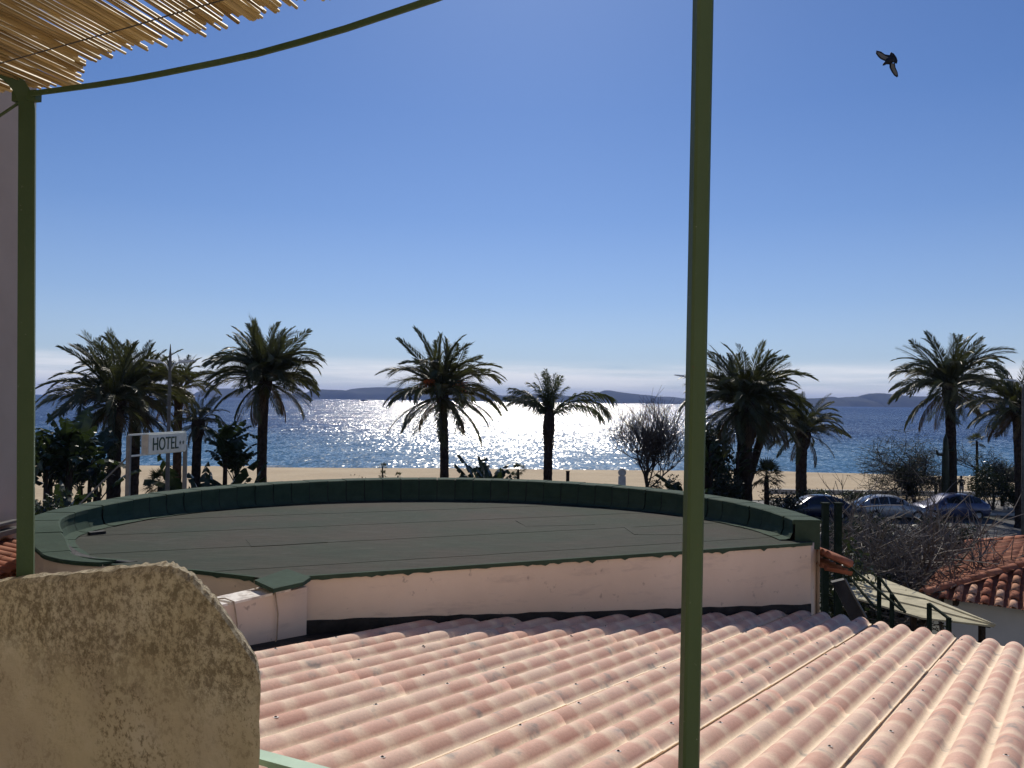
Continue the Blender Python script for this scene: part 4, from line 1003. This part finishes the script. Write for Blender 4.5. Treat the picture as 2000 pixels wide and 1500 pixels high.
def tree(name, x, ytop, Y, label, cat, **k_):
    p = at(x, ytop, Y); base = Vector((p.x, Y, gz(p.x, Y) - .04)); g = empty(name, base, label=label, cat=cat); branch_tree(base, p.z - base.z, g=g, **k_); return g
tree('bare_tree', 1284, 752, 46, 'leafless twiggy tree left of the centre post', 'tree', seed=3, levels=4, r0=.07, spread=.62, kids=(8, 7, 6, 6), mat=M['twig'], lenf=.74, up_bias=.75, first=.26, leaf=M['leaf_grey'], nleaf=900, lsize=.035)
tree('tamarisk_tree', 1768, 826, 57, 'feathery grey-green tamarisk above the white parked car', 'tree', seed=6, levels=4, r0=.09, spread=.74, kids=(8, 6, 5, 5), mat=M['twig'], lenf=.96, up_bias=.1, first=.30, leaf=M['leaf_grey'], nleaf=9000, lsize=.055)
tree('tamarisk_tree', 1940, 856, 55, 'feathery tamarisk between the tall palm and right edge', 'tree', seed=8, levels=4, r0=.08, spread=.62, kids=(6, 5, 5, 5), mat=M['twig'], lenf=.82, up_bias=.2, first=.30, leaf=M['leaf_grey'], nleaf=5200, lsize=.055)
fg = tree('fig_tree', 1770, 915, 21, 'bare grey fig tree filling the courtyard before the parked cars', 'tree', seed=14, levels=4, r0=.10, spread=.66, kids=(9, 7, 5, 4), mat=M['twig_pale'], lenf=.88, up_bias=.30, first=.24)
tree('fig_tree', 1850, 940, 23.5, 'bare tree right of the fig tree, before the blue car', 'tree', seed=44, levels=4, r0=.06, spread=.60, kids=(7, 5, 5, 4), mat=M['twig_pale'], lenf=.82, up_bias=.35, first=.26)
tree('fig_tree', 1690, 935, 24, 'smaller bare tree left of the fig tree, below the white car', 'tree', seed=23, levels=4, r0=.06, spread=.58, kids=(6, 5, 5, 4), mat=M['twig_pale'], lenf=.78, up_bias=.4, first=.28)
def shrub(x, ytop, Y, rx_px, n_, seed, label, mat='leaf_dark', lsize=.07, hfrac=1.0, name='shrub'):
    rnd_ = random.Random(seed); p = at(x, ytop, Y); base = Vector((p.x, Y, gz(p.x, Y) - .02)); h_ = (p.z - base.z); rx = rx_px / FPX * Y
    g = empty(name, base, label=label, cat='shrub', group='shrubs along road and beach'); lf = MB(); st = MB()
    lobes = [(Vector((rnd_.uniform(-.6, .6) * rx, rnd_.uniform(-.4, .4) * rx, h_ * rnd_.uniform(.35, .8))), rnd_.uniform(.35, .6)) for _ in range(9)]
    for (c_, f_) in lobes: st.tube([(0, 0, 0), (c_.x * .5, c_.y * .5, c_.z * .6), tuple(c_)], [.035, .022, .010], 4, cap=False)
    for i_ in range(n_):
        c_, f_ = lobes[rnd_.randrange(9)]; d_ = Vector((rnd_.gauss(0, 1), rnd_.gauss(0, 1), rnd_.gauss(0, 1))).normalized() * (rnd_.random() ** .45)
        q_ = c_ + Vector((d_.x * rx * f_, d_.y * rx * f_ * .8, d_.z * h_ * f_ * .55)); q_.z = max(.03, min(q_.z, h_ * 1.03))
        a_ = Vector((rnd_.gauss(0, 1), rnd_.gauss(0, 1), rnd_.gauss(.3, 1))).normalized(); c2 = a_.cross(Vector((rnd_.gauss(0, 1), rnd_.gauss(0, 1), rnd_.gauss(0, 1)))).normalized(); s_ = lsize * rnd_.uniform(.6, 1.4)
        lf.quad(q_ - a_ * s_, q_ + c2 * s_ * .45, q_ + a_ * s_, q_ - c2 * s_ * .45)
    st.build('stems', M['twig'], g); lf.build('foliage', M[mat], g)
shrub(1788, 905, 56, 42, 3800, 1, 'dense dark rounded bush under the feathery tamarisk')
shrub(1385, 800, 46, 52, 5200, 2, 'tall dark evergreen shrub behind the centre post', lsize=.11)
shrub(1420, 915, 43, 45, 2400, 3, 'dark shrub at the foot of the thick palm trunk', lsize=.09)
shrub(1530, 948, 44, 48, 2200, 4, 'low shrub right of the dark fan palm')
shrub(1590, 955, 56, 42, 1500, 5, 'low shrub at the foot of the short swollen palm', 'leaf')
shrub(1680, 958, 56, 42, 1500, 6, 'low shrub in front of the promenade wall', 'leaf_dark')
shrub(1290, 918, 45, 40, 1800, 7, 'dark low bush at the foot of the leafless tree')
shrub(1940, 900, 54, 48, 3000, 8, 'dark bush under the tamarisk near the right edge', lsize=.08)
shrub(1990, 940, 53, 40, 2200, 9, 'dark bush at the right edge below the dense palm', lsize=.08)
shrub(1868, 1205, 13.6, 38, 700, 10, 'small dark shrub in front of the white house wall', lsize=.05)
shrub(1660, 1050, 18, 70, 2600, 11, 'dark shrub behind the two green posts', lsize=.07)
shrub(1745, 1085, 19.5, 70, 2200, 12, 'dark undergrowth beneath the fig tree', lsize=.06)
for i_, (x_, y_, n_) in enumerate(((1650, 1004, 'behind the right green post'), (1715, 1008, 'below the silver white car'), (1790, 1006, 'below the gap between silver and blue cars'), (1862, 1012, 'left of the tiled house ridge'))):
    shrub(x_, y_, 33, 66, 1700, 50 + i_, 'dark roadside hedge bush ' + n_, 'leaf_dark', .09)
shrub(85, 955, 30, 60, 2600, 35, 'dark shrub between left post and round roof', lsize=.08)
shrub(700, 934, 40, 70, 500, 36, 'dry brown tufts behind the round parapet', 'frond_dry', .05)
tree('sapling', 1720, 930, 40, 'thin bare sapling in front of the promenade wall', 'tree', seed=31, levels=2, r0=.03, spread=.35, kids=(5, 4), mat=M['twig'], lenf=.6, up_bias=.6, first=.55)
tree('sapling', 1668, 915, 39, 'thin bare sapling above the dark parked car', 'tree', seed=32, levels=2, r0=.03, spread=.4, kids=(5, 4), mat=M['twig'], lenf=.6, up_bias=.6, first=.5)
# columnar cactus by the tall palm
p = at(1847, 850, 54); g = empty('column_cactus', (p.x, 54, .1), label='column cactus with short arms beside the tall palm trunk', cat='cactus')
b = MB(); prof_c = [(.20, -.1), (.24, p.z * .3), (.22, p.z * .7), (.15, p.z * .93), (.02, p.z)]; b.lathe(prof_c, 9); b.build('column', M['leaf_dark'], g)
for s_, z_ in ((-1, p.z * .72), (1, p.z * .78)):
    MB().tube([(0, 0, z_), (s_ * .5, 0, z_ + .02), (s_ * .62, 0, z_ + .35)], [.10, .10, .05], 7).build('arm', M['leaf_dark'], g)

# ================================================================== street things
# hotel sign
sa = at(290, 868, 20.0); sb = at(364, 860, 21.6)
sg = empty('hotel_sign', (sa.x, sa.y, 0), label='white HOTEL sign with two stars on posts behind the parapet', cat='sign')
o_ = Vector((sa.x, sa.y, 0)); sdv = (sb - sa); sdv.z = 0; SLN = sdv.length; sdv.normalize(); snv = Vector((sdv.y, -sdv.x, 0))
fz = sa.z; hh = .235
fr = Matrix((sdv, Vector((0, 0, 1)), snv)).transposed().to_4x4()
def Sx(a, z_, d_): return sdv * a + Vector((0, 0, fz + z_)) - snv * d_
MB().hexa([Sx(0, -hh, 0), Sx(SLN, -hh, 0), Sx(SLN, -hh, .17), Sx(0, -hh, .17), Sx(0, hh, 0), Sx(SLN, hh, 0), Sx(SLN, hh, .17), Sx(0, hh, .17)]).build('panel', M['sign_white'], sg)
MB().hexa([Sx(-.02, -hh - .01, -.004), Sx(.0, -hh - .01, -.004), Sx(.0, -hh - .01, .18), Sx(-.02, -hh - .01, .18), Sx(-.02, hh + .01, -.004), Sx(.0, hh + .01, -.004), Sx(.0, hh + .01, .18), Sx(-.02, hh + .01, .18)]).build('end_cap', M['sign_side'], sg)
for z_ in (-hh - .02, hh + .02):
    pw = at(252, 868, 19.4) - o_
    MB().beam(Vector((pw.x, pw.y, fz + z_)), Sx(SLN + .05, z_, .08), .05, .04).build('crossbar', M['sign_white'], sg)
tx_ = bpy.data.curves.new('lettering', 'FONT'); tx_.body = 'HOTEL'; tx_.size = .47; tx_.extrude = .006; tx_.align_x = 'LEFT'; tx_.materials.append(M['sign_green'])
to_ = bpy.data.objects.new('lettering', tx_); me_ = bpy.data.meshes.new_from_object(to_); bpy.data.objects.remove(to_)
to_ = link('lettering', me_, sg)
TW = SLN * .66; to_.matrix_local = Matrix.Translation(Sx(SLN * .09, -.165, -.008)) @ fr @ Matrix.Diagonal((TW / 1.42, 1.0, 1, 1))
for i in range(2):
    b = MB(); c_ = (SLN * (.82 + .085 * i)); pts_ = []
    for q in range(10):
        rr_ = .055 if q % 2 == 0 else .024; a = R(90 + 36 * q); pts_.append(Sx(c_ + rr_ * math.cos(a), -.02 + rr_ * math.sin(a) * 1.3, -.008))
    b.v = [tuple(p) for p in pts_]; b.f = [tuple(range(10))]; b.build('star', M['sign_green'], sg)
for (x, ytop, Y) in ((252, 851, 19.4), (362, 868, 21.9)):
    p = at(x, ytop, Y) - o_; MB().beam(Vector((p.x, p.y, 0)), Vector((p.x, p.y, p.z)), .09, .09).build('post', M['metal'], sg)
pa, pb_ = at(249, 893, 19.4) - o_, at(150, 990, 19.0) - o_
MB().tube([pa, pb_], .022, 6).build('brace', M['metal'], sg)
# lamps
def lamp(x, ytop, Y, label, arms, arm_y, r_b=.10, r_t=.055):
    p = at(x, ytop, Y); g = empty('street_lamp', (p.x, Y, 0), label=label, cat='street lamp', group='street lamps along the road')
    MB().tube([(0, 0, 0), (0, 0, p.z * .5), (0, 0, p.z - .5), (0, 0, p.z)], [r_b, (r_b + r_t) / 2, r_t, .012], 10).build('pole', M['lamp_pole'], g, True)
    za = at(x, arm_y, Y).z
    for s_ in arms:
        MB().tube([(0, 0, za), (s_ * .18, 0, za + .30), (s_ * .5, 0, za + .42)], [.035, .03, .025], 7).build('arm', M['lamp_head'], g, True)
        MB().hexa([(s_ * .42, -.11, za + .33), (s_ * .95, -.08, za + .42), (s_ * .95, .08, za + .42), (s_ * .42, .11, za + .33), (s_ * .42, -.11, za + .44), (s_ * .95, -.06, za + .47), (s_ * .95, .06, za + .47), (s_ * .42, .11, za + .44)]).build('lamp_head', M['lamp_head'], g)
    return g
lamp(333, 672, 31, 'tall tapered lamp post with twin white arms behind the hotel sign', (-1, 1), 726)
lamp(1350, 735, 46, 'street lamp whose head shows left of the centre post', (-1, 1), 748, .08, .05)
lamp(1998, 742, 42, 'street lamp with pale head at the right edge', (-1,), 758, .08, .05)
# short post and dial marker by the beach
p = at(1109, 921, 49); g = empty('bollard', (p.x, 49, 0), label='dark short post on the beach right of the windblown palm', cat='bollard')
MB().box((-.10, -.08, -.1), (.10, .08, p.z)).build('shaft', M['bark'], g); MB().box((-.12, -.10, p.z), (.12, .10, p.z + .04)).build('cap', M['bark'], g)
p = at(1215, 930, 44); g = empty('marker_post', (p.x, 44, 0), label='pale marker post with round disc by the leafless tree', cat='marker')
MB().hexa([(-.24, -.1, 0), (.24, -.1, 0), (.24, .1, 0), (-.24, .1, 0), (-.19, -.08, p.z), (.19, -.08, p.z), (.19, .08, p.z), (-.19, .08, p.z)]).build('stand', M['kerb'], g)
b = MB().lathe([(.0, -.05), (.22, -.05), (.22, .05), (.0, .05)], 18, (0, 0, p.z + .2), 'y'); b.build('disc', M['sign_side'], g)
b = MB().lathe([(.0, -.056), (.13, -.056), (.13, -.052)], 18, (0, 0, p.z + .2), 'y'); b.build('dial', M['kerb'], g)
# parked cars
def car(x, Y, flip, paint, label, sc=1.0):
    p = at(x, 1000, Y); g = empty('parked_car', (p.x, Y, .002), R(180) if flip else 0, label=label, cat='car', group='cars parked along the promenade')
    st = [(-2.08, .34, .50, .52, .66, .60), (-2.02, .24, .62, .66, .76, .68), (-1.6, .20, .80, .84, .83, .72), (-1.05, .20, .92, .98, .85, .74), (-.55, .20, .95, 1.30, .86, .64), (-.2, .20, .95, 1.44, .86, .60), (.4, .20, .96, 1.47, .86, .60), (1.0, .20, .97, 1.43, .86, .60), (1.55, .20, .98, 1.25, .85, .60), (1.92, .24, .95, 1.0, .82, .66), (2.06, .34, .80, .84, .74, .68)]
    def ringp(s_): x_, zb, zm, zr, w, wr = s_; return [(x_, -w * .93, zb), (x_, -w, zb + .25), (x_, -w * .985, zm), (x_, -wr, zr - .03), (x_, -wr * .6, zr), (x_, wr * .6, zr), (x_, wr, zr - .03), (x_, w * .985, zm), (x_, w, zb + .25), (x_, w * .93, zb)]
    b_ = MB(); rs = [ringp(s_) for s_ in st]
    for r_ in rs: b_.v += [(q_[0] * sc, q_[1] * sc, q_[2] * sc) for q_ in r_]
    for i_ in range(len(rs) - 1):
        for k_ in range(10): b_.f.append((i_ * 10 + k_, (i_ + 1) * 10 + k_, (i_ + 1) * 10 + (k_ + 1) % 10, i_ * 10 + (k_ + 1) % 10))
    b_.f.append(tuple(range(10))); b_.f.append(tuple(len(rs) * 10 - 10 + k_ for k_ in range(9, -1, -1)))
    b_.build('body', paint, g, True)
    def pane(name, pts_, mat):
        pts_ = [Vector(q_) * sc for q_ in pts_]; c_ = sum(pts_, Vector()) / len(pts_); nrm = (pts_[1] - pts_[0]).cross(pts_[2] - pts_[0]).normalized()
        if nrm.dot(c_ - Vector((0, 0, .7))) < 0: nrm = -nrm
        MB().quad(*[c_ + (q_ - c_) * .9 + nrm * .012 for q_ in pts_]).build(name, mat, g)
    for sd_ in (2, 6):
        o2 = 1 if sd_ == 2 else 1
        for i0, i1 in ((4, 6), (6, 7), (7, 8)): pane('side_window', [rs[i0][sd_], rs[i1][sd_], rs[i1][sd_ + 1], rs[i0][sd_ + 1]], M['glass'])
    pane('windscreen', [rs[3][3], rs[3][6], rs[5][6], rs[5][3]], M['glass']); pane('rear_window', [rs[7][3], rs[7][6], rs[9][6], rs[9][3]], M['glass'])
    for s_ in (-1, 1):
        MB().box((-2.085 * sc, (s_ * .5 - .13) * sc, .55 * sc), (-1.98 * sc, (s_ * .5 + .13) * sc, .66 * sc)).build('headlight', M['lens'], g)
        MB().box((1.98 * sc, (s_ * .62 - .1) * sc, .74 * sc), (2.075 * sc, (s_ * .62 + .1) * sc, .9 * sc)).build('tail_light', M['red_lens'], g)
        MB().beam((-.72 * sc, s_ * .84 * sc, 1.0 * sc), (-.72 * sc, s_ * 1.0 * sc, 1.02 * sc), .1, .12).build('mirror', paint, g)
        for xw in (-1.32, 1.28):
            tw_ = MB().lathe([(.17, -.10), (.29, -.11), (.32, -.07), (.32, .07), (.29, .11), (.17, .10)], 18, (0, 0, 0), 'y').build('wheel', M['tyre'], g, True, Matrix.Translation((xw * sc, s_ * .76 * sc, .32)))
            MB().lathe([(.0, s_ * .08), (.08, s_ * .09), (.19, s_ * .10), (.19, 0)], 14, (0, 0, 0), 'y').build('rim', M['rim'], tw_)
    MB().box((2.06 * sc, -.26, .55), (2.078 * sc, .26, .66)).build('number_plate', M['plate'], g)
    return g
car(1590, 49.6, False, plain('navy_paint', (.012, .016, .045), .22, .6, .2), 'dark navy parked car nearest the round roof', 1.0)
car(1738, 50.0, True, plain('silver_paint', (.36, .37, .39), .25, .6, .35), 'silver white parked car in the middle of the row')
car(1853, 50.6, False, plain('blue_paint', (.085, .095, .17), .22, .6, .3), 'pale blue parked car in front of the tall palm', 1.06)
# people by the promenade wall
def person(x, Y, hgt, label, shirt, trouser, bend=0., seed=0):
    p = at(x, 960, Y); g = empty('person', (p.x, Y, .13), R(seed * 15), label=label, cat='person'); s_ = hgt / 1.75
    J = {'pelvis': (0, 0, .95, .14), 'waist': (0, .01 + bend * .05, 1.08, .125), 'chest': (0, .02 + bend * .16, 1.30, .15), 'neck': (0, .02 + bend * .26, 1.47, .055), 'head': (0, .04 + bend * .32, 1.58, .085), 'crown': (0, .03 + bend * .34, 1.68, .07),
         'sl': (-.17, .02 + bend * .2, 1.40, .065), 'el': (-.27, .0 + bend * .22, 1.13, .045), 'hl': (-.16, .12 + bend * .2, .98, .035), 'sr': (.17, .02 + bend * .2, 1.40, .065), 'er': (.27, .0 + bend * .22, 1.13, .045), 'hr': (.16, .12 + bend * .2, .98, .035),
         'tl': (-.09, 0, .86, .095), 'kl': (-.10, .02, .48, .06), 'al': (-.10, -.02, .08, .042), 'fl': (-.11, .12, .03, .035), 'tr': (.09, 0, .86, .095), 'kr': (.10, .02, .48, .06), 'ar': (.10, -.02, .08, .042), 'fr': (.11, .12, .03, .035)}
    nm_ = list(J); E_ = [('pelvis', 'waist'), ('waist', 'chest'), ('chest', 'neck'), ('neck', 'head'), ('head', 'crown'), ('chest', 'sl'), ('sl', 'el'), ('el', 'hl'), ('chest', 'sr'), ('sr', 'er'), ('er', 'hr'), ('pelvis', 'tl'), ('tl', 'kl'), ('kl', 'al'), ('al', 'fl'), ('pelvis', 'tr'), ('tr', 'kr'), ('kr', 'ar'), ('ar', 'fr')]
    me = bpy.data.meshes.new('body'); me.from_pydata([tuple(c_ * s_ for c_ in J[q_][:3]) for q_ in nm_], [(nm_.index(a), nm_.index(c_)) for a, c_ in E_], [])
    k_ = Mat('clothes', .85, .2); sp_ = k_.N('ShaderNodeSeparateXYZ'); k_.l.new(k_.coord('Object'), sp_.inputs[0])
    rp_ = k_.ramp(k_.math('DIVIDE', sp_.outputs[2], hgt), [(0., (.02, .02, .02)), (.05, trouser), (.54, shirt), (.845, (.30, .17, .11))])
    for n_ in k_.n:
        if n_.type == 'VALTORGB': n_.color_ramp.interpolation = 'CONSTANT'
    k_.color(rp_); me.materials.append(k_.m)
    o = link('body', me, g); sk = o.modifiers.new('skin', 'SKIN'); o.modifiers.new('sub', 'SUBSURF').levels = 1
    o.modifiers['sub'].render_levels = 1
    for i_, q_ in enumerate(nm_): r_ = J[q_][3] * s_; me.skin_vertices[0].data[i_].radius = (r_, r_)
    me.skin_vertices[0].data[0].use_root = True
    hc = Vector(J['head'][:3]) * s_ + Vector((0, -.025, .05))
    b_ = MB(); b_.lathe([(.02, .10), (.075, .075), (.098, .02), (.092, -.05), (.06, -.10)], 10, tuple(hc)); b_.build('hair', M['tyre'], g, True)
person(1878, 60.2, 1.74, 'person in dark jacket and grey shirt hem right of the tall palm trunk', (.03, .03, .035), (.22, .22, .23), .1, 0)
person(1838, 60.4, 1.66, 'person in dark clothes left of the tall palm trunk', (.025, .022, .028), (.04, .03, .035), .6, 1)
person(1828, 59.9, 1.6, 'person in black bending beside the dense rounded bush', (.02, .02, .022), (.03, .03, .03), .9, 2)
# pigeon
BY = 13.5; bo = at(1743, 117, BY)
bird = empty('pigeon', bo, label='dark pigeon gliding with pale-lined wings, upper right sky', cat='bird')
M['bird_dark'] = plain('bird_dark', (.02, .02, .026), .7, .2); kx = Mat('bird_wing', .8, .1); kx.color((.32, .30, .27)); kx.translucent((.35, .33, .30), .45); M['bird_pale'] = kx.m
def flat(pts_, name, mat, par, dY=0., bow=0., th_=.012):
    b_ = MB(); n_ = len(pts_); q_ = [at(x, y, BY + dY + bow * math.hypot(x - 1743, y - 117) / 40) - bo for x, y in pts_]
    b_.v = [tuple(v_) for v_ in q_] + [tuple(v_ + Vector((0, th_, 0))) for v_ in q_]; b_.f = [tuple(range(n_)), tuple(range(2 * n_ - 1, n_ - 1, -1))] + [(i_, (i_ + 1) % n_, n_ + (i_ + 1) % n_, n_ + i_) for i_ in range(n_)]
    return b_.build(name, mat, par)
def zc(l): return [(1650 + a / 12.5, 60 + c_ / 12.5) for a, c_ in l]
w1 = flat(zc([(1140, 600), (980, 575), (890, 510), (775, 480), (765, 550), (820, 630), (885, 690), (990, 735), (1090, 760)]), 'wing', M['bird_dark'], bird, .0, .05)
flat(zc([(1090, 660), (980, 610), (880, 545), (800, 520), (800, 560), (850, 620), (910, 665), (1000, 705), (1060, 725)]), 'wing_lining', M['bird_pale'], w1, -.006, .05, .004)
w2 = flat(zc([(1095, 800), (1100, 900), (1150, 1000), (1210, 1085), (1280, 1135), (1305, 1110), (1290, 1010), (1240, 900), (1225, 790)]), 'wing', M['bird_dark'], bird, .0, .05)
flat(zc([(1130, 810), (1135, 900), (1180, 995), (1230, 1065), (1280, 1100), (1270, 1010), (1215, 900), (1190, 800)]), 'wing_lining', M['bird_pale'], w2, -.006, .05, .004)
flat(zc([(1130, 660), (1105, 560), (1130, 520), (1200, 560), (1260, 640), (1290, 730), (1275, 800), (1230, 790), (1180, 760)]), 'tail', M['bird_dark'], bird, .0)
b = MB(); b.tube([at(1650 + a / 12.5, 60 + c_ / 12.5, BY - .01) - bo for a, c_ in ((925, 848), (950, 825), (1000, 785), (1080, 740), (1150, 705), (1200, 680))], [.004, .020, .028, .062, .055, .015], 10)
b.build('body', M['bird_dark'], bird, True)
# far boat
p = at(711, 776.5, 2600); g = empty('boat', (p.x, 2600, WATER_Z), label='tiny dark boat far out under the left island', cat='boat')
b = MB(); b.hexa([(-10, -3, -.5), (9, -3, -.5), (9, 3, -.5), (-10, 3, -.5), (-12, -3.5, 2.2), (14, -1, 3.0), (14, 1, 3.0), (-12, 3.5, 2.2)]); b.build('hull', M['bark'], g)
MB().box((-7, -2, 2.2), (3, 2, 5.0)).build('cabin', M['metal'], g)
# sea air
b = MB().box((-15000, -90, -6), (15000, 14000, 175)); hz = b.build('haze', None, kind='stuff', label='thin sea haze')
hm = bpy.data.materials.new('haze'); hm.use_nodes = True; hn = hm.node_tree.nodes; hn.clear(); ho = hn.new('ShaderNodeOutputMaterial'); hv = hn.new('ShaderNodeVolumePrincipled')
hv.inputs['Color'].default_value = (.36, .52, 1.0, 1); hv.inputs['Density'].default_value = 8.5e-5; hv.inputs['Anisotropy'].default_value = .0
hm.node_tree.links.new(hv.outputs[0], ho.inputs['Volume']); hz.data.materials.append(hm)
